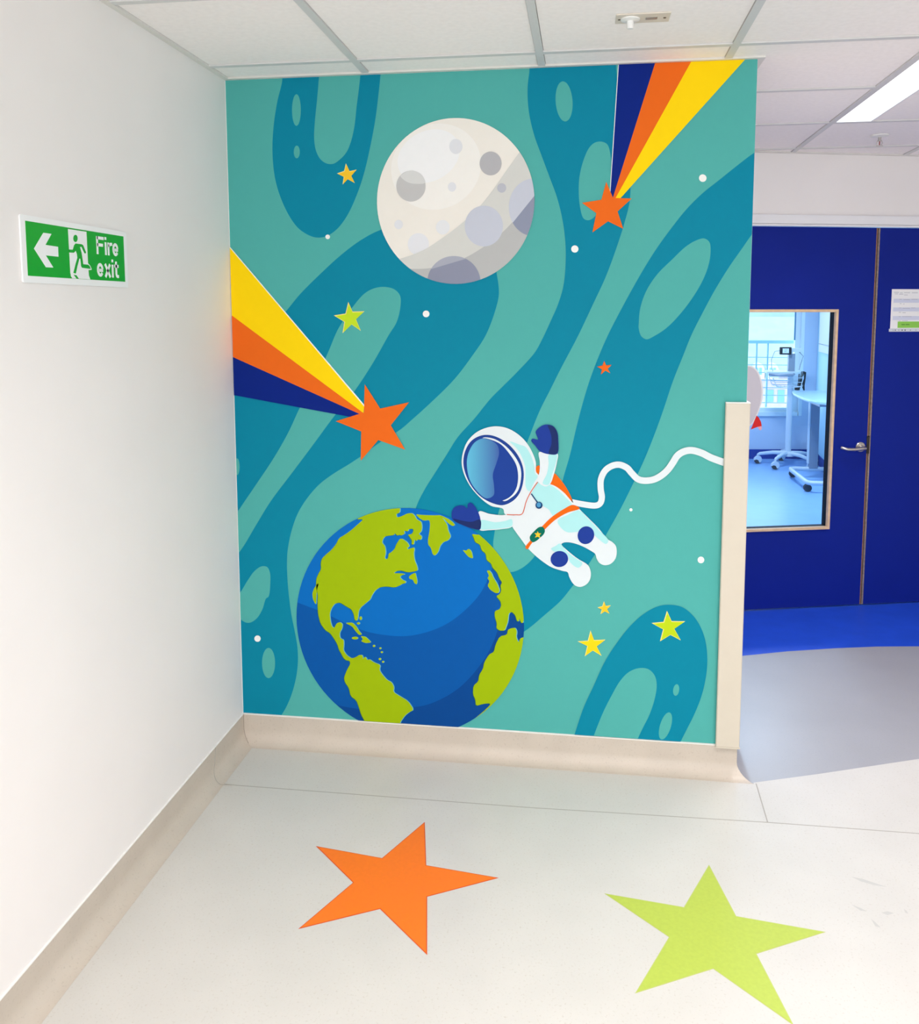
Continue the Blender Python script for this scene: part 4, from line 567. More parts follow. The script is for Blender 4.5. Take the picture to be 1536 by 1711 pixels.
g = gr.build('ceiling_grid', ceil)
tb = MB()                        # back of the plenum, closes the ceiling void
tag(MB().box((0, YB, H-.001), (.019, -.001, H+.012), mat('angle_white', 'dedbd6', .5)).build('trim_2'), kind='structure')
AW = mat('angle_white', 'dedbd6', .5)
tag(MB().box((.019, -.019, H-.001), (W+.022, -.001, H+.012), AW).box((W, -.001, H-.001), (W+.022, fy(W), H+.012), AW).build('trim_3'), kind='structure')
tag(MB().box((0, -.02, H-.001), (2.9, -.001, H+.012), AW).build('trim_4', loc=FLOC, rz=AF), kind='structure')

# coved vinyl skirting
R = .05
PROF = [(.0045, .1045), (.0045, R)] + [(.0045+R-R*math.cos(a), R-R*math.sin(a)) for a in [math.radians(9*i) for i in range(1, 10)]] + [(.0045+R, .0006), (.0045+R, 0), (0, 0), (0, .1045)]
def cove(name, path, m):         # path: [(corner point, offset direction)]
    b = MB(); n = len(PROF); vs = []
    for (px, py), (dx, dy) in path:
        for t, z in PROF: vs.append((px+dx*t, py+dy*t, z))
    fs = [(i*n+k, i*n+(k+1) % n, (i+1)*n+(k+1) % n, (i+1)*n+k) for i in range(len(path)-1) for k in range(n)]
    fs += [tuple(range(n)), tuple((len(path)-1)*n+k for k in range(n))]
    b.sm = True; b.add(vs, fs, m); o = b.build(name); tag(o, kind='structure'); return o
bl = cove('baseboard_left', [((0, YB), (1, 0)), ((0, 0), (1, -1))], SKIRT)
bb = cove('baseboard_back', [((0, 0), (1, -1)), ((W, 0), (1, -1))], SKIRT)
cove('baseboard_end', [((W, 0), (1, -1)), ((W, fy(W)-.02), (1, 0))], GREY)
cove('baseboard_right', [((XR, YB), (-1, 0)), ((XR, fy(XR)), (-1, 0))], SKIRT)
CAP = mat('white_capping', 'eeece8', .4)
MB().box((0, YB, .1045), (.0052, -.0, .1075), CAP).build('capping', bl)
MB().box((0.004, -.0052, .1045), (W, 0, .1075), CAP).build('capping', bb)
MITRE = mat('dark_mitre_line', '8d8377', .7)
pm = [(t+.0004, -t-.0004, z+.0004) for t, z in PROF[:9]]
MB().tube([(x, y, z) for x, y, z in pm], .0009, MITRE, 6).build('mitre_joint', bb)
pl = [(t+.0002, -.256-.9*max(0, .06-z)**1.0, z+.0002) for t, z in PROF[:12]]
MB().tube(pl + [(.09, -.3035, .0003)], .0014, SEAM, 6).build('weld_seam', bl)

# corner guard on the end of the mural wall
cg = MB(); z0, z1 = .1085, 1.311
cg.prism([(1.7345, -.0074), (1.7345, -.018), (1.7375, -.021), (1.8115, -.021), (1.8145, -.018), (1.8145, .075), (1.8055, .075), (1.8055, -.0074)], z0, z1, CREAMP)
guard = cg.build('corner_guard', bevel=.0012)
tag(guard, 'cream plastic corner guard strip covering the lower right edge of the mural wall', 'corner guard')
MB().prism([(1.7340, -.0074), (1.7340, -.0215), (1.815, -.0215), (1.815, .0755), (1.8055, .0755), (1.8055, -.0074)], z1, z1+.004, PLAST).build('end_cap', guard, bevel=.0015)
MB().prism([(1.7340, -.0074), (1.7340, -.0225), (1.8165, -.0225), (1.8165, .0755), (1.8055, .0755), (1.8055, -.0074)], z0-.004, z0, CREAMP).build('end_cap', guard, bevel=.001)

# ================================================================ the mural
C = {'L': '50aaa4', 'D': '02829e', 'white': 'f0efec', 'yellow': 'fbd405', 'orange': 'e8681a', 'navy': '04237f',
     'moon': 'ebe6de', 'hi1': 'efece7', 'hi2': 'efeff0', 'cl': 'e0e1e6', 'grey': 'd0d0cc', 'dgrey': 'b6b7b7',
     'c1': 'c0bfbf', 'c2': 'b3b2b6', 'c3': 'dddee3', 'c4': 'e2e3e6', 'c5': 'b8bac4', 'c6': 'c2c6d3', 'c8': '8b8fa3', 'c6d': '8d93a8', 'c8l': 'a6a9b7', 'c1l': 'd5d5d4',
     'sea': '02448c', 'mid': '0254a2', 'lit': '0269bb', 'land': '9ab504', 'rim': '62b4cc', 'shore': '3f7220',
     'gold': 'f2c22c', 'gold2': 'fcd018', 'lime': 'c0dc28', 'lime2': 'b9d11c', 'suit': 'd9e2e6', 'shade': 'a9e0e2',
     'glove': '1e3a92', 'gloved': '1c2c62', 'ring': '1e3f8c', 'glass': '1d3f92', 'green': '006a58', 'red': 'd0532c', 'mic': '14406f', 'mic2': '4a92c0', 'beltc': 'e5650f', 'edge': 'efe08a'}
pm_ = lambda k: mat('print_' + k, C[k], .6, var=.006, scale=30, spec=.1)
RECT = [(.0025, .109), (W-.0006, .109), (W-.0006, H-.0015), (.0025, H-.0015)]
STEP = .00022
def lay(b, pts, lvl, key, cl_=None):
    p = clip(pts, RECT)
    if cl_: p = clip(p, cl_)
    q = [p[i] for i in range(len(p)) if math.hypot(p[i][0]-p[i-1][0], p[i][1]-p[i-1][1]) > 1e-5]
    if len(q) < 3: return
    if area(q) < 0: q = q[::-1]
    y = -.0012-lvl*STEP
    tri = tessellate_polygon([[Vector((a[0], a[1], 0)) for a in q]])
    m = pm_(key) if isinstance(key, str) else key
    fs = []
    for t in tri:
        a, bb_, c = [q[i] for i in t]
        if (bb_[0]-a[0])*(c[1]-a[1])-(bb_[1]-a[1])*(c[0]-a[0]) < 0: t = (t[0], t[2], t[1])
        fs.append(tuple(t))
    b.add([(x, y, z) for x, z in q], fs, m)
mb = MB(); mb.box((RECT[0][0], -.0012, RECT[0][1]), (RECT[2][0], 0, RECT[2][1]), pm_('L'))
for i, (k, *e) in enumerate(DATA['backdrop']): lay(mb, sp(e[0]), 1+(0 if k == 'D' else 1) + (2 if i >= 9 else 0) + (4 if i >= 14 else 0), k)
mural = mb.build('space_mural', fix=False)
tag(mural, 'teal space mural with moon, planet and astronaut covering the end wall', 'mural')
B0 = 9
# moon
mo = MB(); MOON = sp(DATA['moon']); lay(mo, MOON, B0, 'moon')
for i, (k, e) in enumerate(DATA['moonlayers']): lay(mo, sp(e), B0+1+i, k, MOON)
moon = mo.build('moon', mural, fix=False); moon['label'] = 'pale cratered moon with grey shaded lower right side'
for k, e in DATA['craters']:
    cb = MB(); p = sp(e); ML = DATA['moonline']
    if k == 'c6' and max(q[0] for q in p) > 1.08:
        lay(cb, p, B0+7, 'c6', MOON); lay(cb, half(clip(p, RECT), ML[1], ML[0]), B0+8, 'c6d', MOON)
    elif k == 'c8':
        lay(cb, p, B0+7, 'c8l', MOON); lay(cb, half(clip(p, RECT), ML[3], ML[2]), B0+8, 'c8', MOON)
    else: lay(cb, p, B0+7, k, MOON)
    if k == 'c1': lay(cb, sp(DATA['crhi']), B0+8, 'c1l', MOON)
    cb.build('crater', moon, fix=False)
# planet
ea = MB(); EARTH = sp(DATA['earth']); lay(ea, EARTH, B0, 'sea')
for i, (k, e) in enumerate(DATA['sea']): lay(ea, sp(e), B0+1+i, k, EARTH)
planet = ea.build('planet', mural, fix=False); planet['label'] = 'blue and lime green planet cut off by the skirting'
for n, p in DATA['land']:
    b = MB(); s_ = .0032 if n == 'continent' or len(p) > 20 else .0018
    lay(b, [(x+s_*.8, z+s_*.1) for x, z in p], B0+3, 'rim', EARTH); (n == 'continent' and lay(b, [(x-s_*.55, z-s_*.5) for x, z in p], B0+4, 'shore', EARTH))
    lay(b, p, B0+5, 'land', EARTH); b.build(n, planet, fix=False)
# comets
for i, cdef in enumerate(DATA['comets']):
    s_ = MB(); lay(s_, sp(cdef['star']), B0+8, 'orange'); co = s_.build('comet', mural, fix=False)
    co['label'] = ['orange star with a yellow, orange and navy tail running to the left wall', 'orange star with a navy, orange and yellow tail rising to the ceiling'][i]
    for j, (k, e) in enumerate(cdef['tail']):
        t = MB(); lay(t, sp(e), B0+3+j, k)
        if k != 'white': t.build('tail_stripe', co, fix=False)['label'] = k + ' stripe'
        else: t.build('outline', co, fix=False)
# small stars and dots
for k, e in DATA['stars']:
    s_ = MB(); p = sp(e); cx = sum(q[0] for q in p)/10; cz = sum(q[1] for q in p)/10
    lay(s_, [(cx+(x-cx)*1.10-.0010, cz+(z-cz)*1.10+.0010) for x, z in p], B0, 'edge' if k != 'orange' else 'red')
    lay(s_, p, B0+1, k); s_.build('star', mural, fix=False)['label'] = {'gold': 'small gold', 'gold2': 'gold', 'lime': 'lime', 'lime2': 'lime', 'orange': 'tiny orange'}[k] + ' star'
for e in DATA['dots']:
    d = MB(); lay(d, sp(e), B0, 'white'); d.build('distant_star', mural, fix=False)['label'] = 'white dot'
# astronaut
def gradm():
    m = bpy.data.materials.new('visor_gradient'); m.use_nodes = True; nt = m.node_tree; b = nt.nodes['Principled BSDF']; b.inputs['Roughness'].default_value = .5
    tc = nt.nodes.new('ShaderNodeTexCoord'); sx = nt.nodes.new('ShaderNodeSeparateXYZ'); mr = nt.nodes.new('ShaderNodeMapRange'); rp = nt.nodes.new('ShaderNodeValToRGB')
    xs_ = [q[0] for q in DATA['astro']['visor'][3][1][1]]
    mr.inputs['From Min'].default_value = min(xs_); mr.inputs['From Max'].default_value = max(xs_)
    rp.color_ramp.elements[0].color = lin('4fb2d3'); rp.color_ramp.elements[1].color = lin('22509c')
    nt.links.new(tc.outputs['Object'], sx.inputs[0]); nt.links.new(sx.outputs[0], mr.inputs[0]); nt.links.new(mr.outputs[0], rp.inputs[0]); nt.links.new(rp.outputs[0], b.inputs['Base Color']); return m
GM = gradm(); AS = DATA['astro']; A0 = B0+9
def apart(name, layers, lvl, parent):
    b = MB()
    for i, (k, e) in enumerate(layers): lay(b, sp(e), lvl+i, GM if k == 'grad' else ('beltc' if name == 'belt' or name == 'backpack' else k))
    return b.build(name, parent, fix=False)
ast = apart('astronaut', AS['body'], A0+2, mural); ast['label'] = 'cartoon astronaut in a white suit floating over the planet'
apart('backpack', AS['backpack'], A0, ast)
apart('tether', AS['tether'], A0+1, ast)
apart('belt', AS['belt'], A0+7, ast); apart('buckle', AS['buckle'], A0+8, ast)
apart('helmet', AS['helmet'], A0+7, ast); apart('visor', AS['visor'], A0+9, ast)
for a in AS['arm']: apart('arm', a, A0+10, ast)
for a in AS['glove']: apart('glove', a, A0+12, ast)
for a in AS['knee_pad']: apart('knee_pad', a, A0+7, ast)
apart('collar', AS['collar'], A0+13, ast); apart('microphone', AS['microphone'], A0+14, ast)

# ================================================================ floor stars
OR = mat('orange_floor_vinyl', 'f07512', .5, var=.02, scale=90); ORD = mat('orange_weld', 'd0501a', .5)
LI = mat('lime_floor_vinyl', 'aec048', .5, var=.03, scale=90); LID = mat('pale_lime_weld', 'b3bf62', .5)
for p, m, md, lb in ((DATA['fstars'][0], OR, ORD, 'orange five-pointed vinyl star set in the cream floor'), (DATA['fstars'][1], LI, LID, 'lime green five-pointed vinyl star set in the cream floor')):
    cx = sum(q[0] for q in p)/10; cy = sum(q[1] for q in p)/10
    rel = [(x-cx, y-cy) for x, y in p]
    o = MB().prism([(x*1.0, y*1.0) for x, y in rel], 0, .0004, md).build('floor_star', loc=(cx, cy, 0.0002))
    tag(o, lb, 'floor star')
    MB().prism([(x*.972, y*.972) for x, y in rel], .0004, .0008, m).build('star_face', o)

# ================================================================ fire exit sign on the left wall
S = DATA['sign']; yc = -.939; zc = 1.7614
ys_ = [q[0] for q in S['board']]; zs_ = [q[1] for q in S['board']]
sg = empty('fire_exit_sign', (0, yc, zc)); tag(sg, 'green and white fire exit sign with left arrow on the pale left wall', 'sign')
SW = mat('sign_white', 'f4f5f5', .35); SG = mat('sign_green', '00a51c', .4)
hw, hh = .2262, .0762
rc = []
for sx, sy, a0 in ((1, 1, 0), (-1, 1, 90), (-1, -1, 180), (1, -1, 270)):
    for k in range(5): a = math.radians(a0+22.5*k); rc.append((sx*(hw-.005)+.005*math.cos(a), sy*(hh-.005)+.005*math.sin(a)))
sf = lambda x, y, t: (t, x, y)
MB().prism(rc, .0005, .005, SW, sf).build('board', sg)
def sl(name, pts, t, m): return MB().prism([(y-yc, z-zc) for y, z in pts], .005, .005+t, m, sf).build(name, sg)
gq = S['green']; y0, y1 = (gq[0][0]+gq[3][0])/2, (gq[1][0]+gq[2][0])/2; z1_, z0_ = (gq[0][1]+gq[1][1])/2, (gq[2][1]+gq[3][1])/2
sl('green_panel', [(y0, z0_), (y1, z0_), (y1, z1_), (y0, z1_)], .0003, SG)
sl('arrow', S['arrow'], .0006, SW); sl('doorway', S['door'], .0006, SW)
rm = MB()
for k in ('head', 'man', 'shadow'): rm.prism([(y-yc, z-zc) for y, z in S[k]], .0056, .0060, SG, sf)
rm.build('running_figure', sg)
def arc(cx, cy, rx, ry, a0, a1, n=18): return [(cx+rx*math.cos(math.radians(a0+(a1-a0)*k/n)), cy+ry*math.sin(math.radians(a0+(a1-a0)*k/n))) for k in range(n+1)]
def glyph(b, pts, w, box):       # a thick pen stroke, drawn in the plane of the sign; w = pen width in x and y
    bx0, by0, bx1, by1 = box; X = bx1-bx0; Y = by1-by0
    q = [Vector((x*X, y*Y)) for x, y in pts]; hw_ = w*Y/2; Lf = []; Rt = []
    for i, p in enumerate(q):
        t = q[min(i+1, len(q)-1)]-q[max(i-1, 0)]; t.normalize(); n = Vector((-t.y, t.x))*hw_
        Lf.append(p+n); Rt.append(p-n)
    b.prism([(bx0-yc+v.x, by0-zc+v.y) for v in Lf+Rt[::-1]], .0053, .0058, SW, sf)
fq, eq = S['fire'], S['exit']
box = (fq[0][0], (fq[1][1]+fq[2][1])/2, fq[2][0], fq[0][1]); xh = .73; P_ = .175
def ltr(strokes, box):
    b = MB()
    for s_ in strokes: glyph(b, s_, P_, box)
    b.build('letter', sg)
def e_(x0, x1, h): c = (x0+x1)/2; rx = (x1-x0)/2-.055; return [arc(c, h/2, rx, h/2-.085, 8, 325), [(c-rx+.02, h/2-.02), (c+rx+.02, h/2-.02)]]
ltr([[(.06, 0), (.06, 1)], [(.05, .915), (.34, .915)], [(.05, .53), (.30, .53)]], box)
ltr([[(.42, 0), (.42, xh)], [(.42, .86), (.42, 1.02)]], box)
ltr([[(.54, 0), (.54, xh)], [(.55, .48), (.585, .60), (.64, .655), (.71, .655)]], box)
ltr(e_(.70, 1.0, xh+.02), box)
box = (eq[0][0], (eq[1][1]+eq[2][1])/2, eq[2][0], eq[3][1])
ltr(e_(.0, .31, xh+.02), box)
ltr([[(.375, 0), (.59, xh)], [(.59, 0), (.375, xh)]], box)
ltr([[(.705, 0), (.705, xh)], [(.705, .86), (.705, 1.02)]], box)
ltr([[(.87, .93), (.87, .20), (.885, .10), (.92, .08), (.98, .08)], [(.79, .66), (.98, .66)]], box)

# ================================================================ ceiling things
# recessed linear luminaires
DIFF = mat('lit_diffuser', 'ffffff', .5, emit=2.2); TRAY = mat('luminaire_white', 'e4e6ea', .4)
for i, (lx, ly, ll) in enumerate(LIT):
    o = empty('ceiling_light', (lx, ly, H))
    tag(o, 'recessed linear ceiling light with lit white diffuser over the door lobby' if i == 0 else ['', 'recessed linear ceiling light just behind the viewpoint, nearest the mural', 'recessed linear ceiling light nearest the right corridor wall', 'recessed linear ceiling light at the rear end of the corridor'][i], 'ceiling light', group=None if i == 0 else 'ceiling lights behind the viewpoint')
    b = MB(); x0, x1 = .012, LW+.012; y0, y1 = .012, ll-.012
    b.box((x0, y0, 0), (x0+.003, y1, .09), TRAY).box((x1-.006, y0, 0), (x1, y1, .09), TRAY).box((x0+.003, y0, 0), (x1-.006, y0+.006, .09), TRAY).box((x0+.003, y1-.006, 0), (x1-.006, y1, .09), TRAY)
    b.box((x0, y0, .09), (x1, y1, .095), TRAY); b.build('housing', o)
    xm = (x0+x1)/2
    d = MB().prism([(x0+.0035, .004), (xm-.012, .024), (xm, .027), (xm+.012, .024), (x1-.0065, .004), (x1-.0065, .034), (x0+.0035, .034)], y0+.0065, y1-.0065, DIFF, lambda x, z, t: (x, t, z)).build('diffuser', o)
    ld = bpy.data.lights.new('lamp', 'AREA'); ld.shape = 'RECTANGLE'; ld.size = LW-.010; ld.size_y = ll-.038
    ld.energy = LOBBY_LAMP if i == 0 else CORRIDOR_LAMP
    ld.spread = math.radians(128)
    ld.color = (.96, .955, .975) if i == 0 else (1.0, .925, .90)
    la = bpy.data.objects.new('lamp', ld); COL.objects.link(la); la.parent = o; la.location = (xm, ll/2, -.001)
# presence sensor plate
sn = empty('ceiling_sensor', (1.413, -.441, H+.005)); sn.rotation_euler = (0, 0, 0)
tag(sn, 'cream rectangular sensor plate with round white eye on the ceiling near the top', 'sensor')
SNP = mat('sensor_plate', 'dcd3c6', .5); SNG = mat('sensor_window', '8d918c', .3); SNB = mat('sensor_screw', '5a4c3a', .5)
MB().box((-.0745, -.038, -.004), (.0745, .038, 0), SNP).build('plate', sn, bevel=.002)
MB().lathe((-.034, 0, -.008), [(.027, .004), (.026, .001), (.018, -.001), (.0095, -.002), (.0092, -.021), (.0085, -.022)], PLAST).build('detector_eye', sn)
MB().box((.008, -.009, -.0052), (.040, .009, -.004), SNG).build('window', sn, bevel=.0006)
for sx in (-.064, .060): MB().lathe((sx, 0, -.0042), [(.0042, 0), (.004, -.001)], SNB, 12).build('screw', sn)
for sx in (-.050, -.017): MB().lathe((sx*1.0, -.004, -.0052), [(.0036, 0), (.0034, -.0022)], SNG, 10).build('lens', sn)
# sprinkler
sk = empty('sprinkler_head', (2.612, 1.36, H+.004)); tag(sk, 'small chrome sprinkler head on round white plate in the lobby ceiling', 'sprinkler')
MB().lathe((0, 0, 0), [(.040, 0), (.039, -.004), (.020, -.008), (.012, -.010)], PLAST).build('escutcheon', sk)
MB().lathe((0, 0, -.010), [(.007, 0), (.007, -.012), (.009, -.013), (.009, -.018)], CHROME, 16).build('body', sk)
MB().tube([(-.009, 0, -.024), (-.014, 0, -.036), (-.004, 0, -.048)], .0018, CHROME, 8).tube([(.009, 0, -.024), (.014, 0, -.036), (.004, 0, -.048)], .0018, CHROME, 8).build('frame', sk)
MB().lathe((0, 0, -.047), [(.004, 0), (.016, -.001), (.016, -.003), (.004, -.004)], CHROME, 20).build('deflector', sk)
MB().tube([(0, 0, -.027), (0, 0, -.047)], .0024, mat('red_bulb', 'a03a34', .2), 8).build('bulb', sk)

# ================================================================ doors in the far wall
JS = 1.0255; TK = .044
d1 = empty('door_1', FLOC, AF); tag(d1, kind='structure')
PX0, PX1, PZ0, PZ1 = .215, .8155, .4385, 1.626
lf = MB()
L0, L1, Z0, Z1 = .053, JS-.012, .008, 2.0535
lf.box((L0, 0, Z0), (PX0+.008, TK, Z1), DOOR).box((PX1-.008, 0, Z0), (L1, TK, Z1), DOOR)
lf.box((PX0+.008, 0, Z0), (PX1-.008, TK, PZ0+.008), DOOR).box((PX0+.008, 0, PZ1-.008), (PX1-.008, TK, Z1), DOOR)
lf.build('leaf', d1)
MB().box((L1, .0005, Z0), (L1+.007, TK, Z1), WOODD).build('edge_lipping', d1)
def ring(x0, x1, z0, z1, w_, ya, yb, m, name, parent, bevel=0):
    b = MB(); b.box((x0, ya, z0), (x0+w_, yb, z1), m).box((x1-w_, ya, z0), (x1, yb, z1), m).box((x0+w_, ya, z0), (x1-w_, yb, z0+w_), m).box((x0+w_, ya, z1-w_), (x1-w_, yb, z1), m)
    return b.build(name, parent, bevel=bevel)
ring(PX0, PX1, PZ0, PZ1, .0150, -.008, .012, WOOD, 'glazing_bead', d1, .002)
ring(PX0+.0085, PX1-.0085, PZ0+.0085, PZ1-.0085, .006, .012, TK-.001, DARK, 'black_reveal', d1)
ring(PX0, PX1, PZ0, PZ1, .0150, TK-.010, TK+.008, DARK, 'inner_bead', d1)
GL = bpy.data.materials.new('tinted_glass'); GL.use_nodes = True; nt = GL.node_tree
for n in list(nt.nodes):
    if n.type != 'OUTPUT_MATERIAL': nt.nodes.remove(n)
tp = nt.nodes.new('ShaderNodeBsdfTransparent'); tp.inputs[0].default_value = (.84, .92, 1, 1)
gs = nt.nodes.new('ShaderNodeBsdfGlossy'); gs.inputs['Roughness'].default_value = .02
fr = nt.nodes.new('ShaderNodeFresnel'); fr.inputs[0].default_value = 1.25; mx = nt.nodes.new('ShaderNodeMixShader')
nt.links.new(fr.outputs[0], mx.inputs[0]); nt.links.new(tp.outputs[0], mx.inputs[1]); nt.links.new(gs.outputs[0], mx.inputs[2]); nt.links.new(mx.outputs[0], nt.nodes['Material Output'].inputs[0])
MB().add([(PX0+.0145, .020, PZ0+.0145), (PX1-.0145, .020, PZ0+.0145), (PX1-.0145, .020, PZ1-.0145), (PX0+.0145, .020, PZ1-.0145)], [(0, 1, 2, 3)], GL).build('glass_pane', d1, fix=False)
def handle(parent, x, z, sgn=-1):
    h = MB().lathe((x, 0, z), [(.027, 0), (.027, -.006), (.024, -.009), (.011, -.010), (.0105, -.030)], CHROME, 28, 'y').build('handle', parent)
    MB().tube([(x, -.030, z), (x, -.048, z), (x+sgn*.008, -.057, z), (x+sgn*.022, -.060, z), (x+sgn*.07, -.060, z-.004), (x+sgn*.105, -.058, z-.003), (x+sgn*.128, -.050, z+.004), (x+sgn*.133, -.042, z+.006)], [.0098, .0098, .0098, .0098, .0095, .0095, .009, .008], CHROME, 14).build('lever', h)
    for s2 in (-1, 1): MB().lathe((x+s2*.0, -.0095, z+s2*.018), [(.003, 0), (.003, -.001)], EQGREY, 10, 'y').build('screw', h)
handle(d1, .975, .886)
MB().box((L1-.002, -.003, .848), (L1+.014, .010, .945), mat('dark_strike', '3a3634', .4, metal=.6)).build('strike_plate', d1, bevel=.001)
# rocket sticker on the glass
ST = mat('sticker_grey', 'c4bfc6', .6); STR = mat('sticker_rim', 'e0dedd', .6); STD = mat('sticker_red', 'd00a08', .45); STP = mat('sticker_pink', 'e2a0ac', .5)
rk = empty('rocket_sticker', FLOC, AF); tag(rk, 'pale grey rocket sticker with a red fin on the glass of the blue door', 'sticker')
STK = DATA.get('rk')
cxs = .3345
prof = [(.0, 1.302), (.030, 1.292), (.058, 1.262), (.077, 1.212), (.0845, 1.160), (.080, 1.108), (.064, 1.053), (.044, 1.010), (.022, .982), (.0, .975)]
body = smooth([(cxs+a, z+.03) for a, z in prof] + [(cxs-a, z+.03) for a, z in prof[1:-1][::-1]], 5)
cxm = sum(p[0] for p in body)/len(body); czm = sum(p[1] for p in body)/len(body)
yf = lambda x, z, t: (x, t, z)
MB().prism(body, .0185, .0196, STR, yf).build('rim', rk)
MB().prism([(cxm+(x-cxm)*.90, czm+(z-czm)*.955) for x, z in body], .0180, .0185, ST, yf).build('body', rk)
for s2 in (1, -1):
    MB().prism([(cxs+s2*a, z+.03) for a, z in ((.052, 1.034), (.066, 1.022), (.078, 1.000), (.083, .978), (.055, .972), (.022, .960))], .0172, .0180, STD, yf).build('fin', rk)
    MB().prism([(cxs+s2*a, z+.03) for a, z in ((.060, .974), (.083, .977), (.084, .966), (.078, .955), (.070, .957))], .0165, .0172, STP, yf).build('fin_tip', rk)
# second leaf
d2 = empty('door_2', FLOC, AF); tag(d2, kind='structure')
MB().box((JS+.010, 0, Z0), (1.788, TK, Z1), DOOR).build('leaf', d2)
MB().box((JS+.0005, .0005, Z0), (JS+.0095, TK, Z1), mat('grey_edge_seal', '8c7c74', .5, var=.2, scale=70)).build('edge_lipping', d2)
# notice
nz0, nz1, nx0 = 1.5225, 1.7325, 1.1160
no = empty('paper_notice', FLOC, AF); tag(no, 'white paper notice with green box in a clear pocket on the right blue door', 'notice')
PAP = mat('paper', 'f2f2f2', .5); TXT = mat('faint_print', 'b4b4be', .6); ROWB = mat('lavender_row', 'd3d8ea', .6); GRB = mat('green_box', '8fd052', .6); GRT = mat('green_print', '5a9a34', .6)
MB().box((nx0, -.0022, nz0), (nx0+.297, -.0006, nz1), PAP).build('sheet', no)
yN = lambda x, z, t: (x, -t, z)
def nb(name, x0, x1, z0, z1, m, par=no, t=.0026): return MB().box((nx0+x0, -t, nz0+z0), (nx0+x1, -.0022, nz0+z1), m).build(name, par)
rb = MB()
for za in (.138, .092, .046): rb.box((nx0+.012, -.0025, nz0+za), (nx0+.286, -.0022, nz0+za+.021), ROWB)
rb.build('table_rows', no)
tx = MB()
for xa, xb, za in [(.012, .040, .192), (.046, .062, .189), (.070, .105, .190), (.115, .150, .190), (.200, .240, .190), (.016, .036, .184), (.042, .066, .182), (.070, .092, .178), (.045, .058, .155), (.068, .105, .153), (.115, .150, .155), (.048, .058, .132), (.068, .076, .130), (.045, .058, .109), (.066, .108, .107), (.115, .140, .109), (.045, .058, .086), (.066, .085, .084), (.046, .058, .063), (.066, .120, .063), (.046, .058, .040), (.066, .100, .041)]:
    tx.box((nx0+xa, -.0027, nz0+za), (nx0+xb, -.0025, nz0+za+.0024), TXT)
tx.build('faint_writing', no)
gb = nb('green_box', .042, .200, .004, .038, GRB)
MB().box((nx0+.064, -.003, nz0+.019), (nx0+.084, -.0026, nz0+.024), GRT).box((nx0+.088, -.003, nz0+.019), (nx0+.110, -.0026, nz0+.024), GRT).build('faint_writing', gb)
pk = MB().box((nx0-.006, -.0018, nz0-.016), (nx0+.303, -.0004, nz0-.0005), mat('clear_pocket', 'd4d9e2', .2)).build('pocket_edge', no)
for xa, ww in ((.018, .004), (.030, .006), (.050, .004), (.070, .007), (.087, .007), (.118, .005), (.150, .004)): MB().lathe((nx0+xa, -.0018, nz0-.008), [(ww/2, 0), (ww/2, -.0004)], BLACK, 10, 'y').build('punched_hole', pk)

# ================================================================ the room behind the glass
RW_ = ROOMW
xL = 1.6
u1 = Vector((1, .13, 0)).normalized()
rb_ = MB()
wx0, wx1, wz0, wz1 = 2.05, 3.615, .475, 2.15
def bwp(a, b, z0, z1, m, B, t=.15): B.prism([(a, bw(a)), (b, bw(b)), (b, bw(b)+t), (a, bw(a)+t)], z0, z1, m)
bwp(.6, wx0, 0, 2.67, RW_, rb_); bwp(wx1, 3.95, 0, 2.67, RW_, rb_); bwp(wx0, wx1, 0, wz0, RW_, rb_); bwp(wx0, wx1, wz1, 2.67, RW_, rb_)
tag(rb_.build('wall_window_side'), kind='structure')
ROOMR = mat('room_wall_blue', 'c6ecf8', .55)
tag(MB().prism([(rw(2.35), 2.35), (rw(6.9), 6.9), (rw(6.9)+.1, 6.9), (rw(2.35)+.1, 2.35)], 0, 2.67, ROOMR).build('wall_room_right'), kind='structure')
tag(MB().box((.5, 1.5, 0), (.6, 6.7, 2.67), RW_).build('wall_room_left'), kind='structure')
tag(MB().prism([(.5, fy(.5)+.13), (XR, fy(XR)+.13), (XR, 7.1), (.5, 6.8)], 2.6, 2.66, RW_).build('ceiling_room'), kind='structure')
tag(MB().prism([(xL-1.0, bw(.6)-.006), (3.78, bw(3.78)-.006), (3.78, bw(3.78)), (xL-1.0, bw(.6))], 0, .105, mat('navy_skirting', '1d3f96', .45)).prism([(rw(2.4)-.006, 2.4), (rw(6.8)-.006, 6.8), (rw(6.8), 6.8), (rw(2.4), 2.4)], 0, .105, mat('navy_skirting', '1d3f96', .45)).build('baseboard_room'), kind='structure')
wn = MB(); FR = mat('window_white', 'e8f2f6', .4)
def fb(a, b, z0, z1, y0, y1): wn.prism([(a, bw(a)+y0), (b, bw(b)+y0), (b, bw(b)+y1), (a, bw(a)+y1)], z0, z1, FR)
fb(wx1-.035, wx1, wz0, wz1, -.01, .10); fb(wx0, wx0+.05, wz0, wz1, -.01, .10); fb(wx0+.05, wx1-.05, wz0, wz0+.045, -.03, .10); fb(wx0+.05, wx1-.05, wz1-.05, wz1, -.01, .10)
fb(wx1-.09, wx1-.035, wz0+.045, wz1-.05, .03, .08); fb(2.75, 2.80, wz0+.045, wz1-.05, .03, .08); fb(2.80, wx1-.09, wz0+.045, wz0+.085, .03, .08)
win = wn.build('window_1'); tag(win, kind='structure')
gq_ = lambda a, b, z0, z1: [(a, bw(a)+.055, z0), (b, bw(b)+.055, z0), (b, bw(b)+.055, z1), (a, bw(a)+.055, z1)]
MB().add(gq_(wx0+.05, 2.75, wz0+.045, wz1-.05), [(0, 1, 2, 3)], GL).add(gq_(2.80, wx1-.09, wz0+.085, wz1-.05), [(0, 1, 2, 3)], GL).build('glass_pane', win, fix=False)
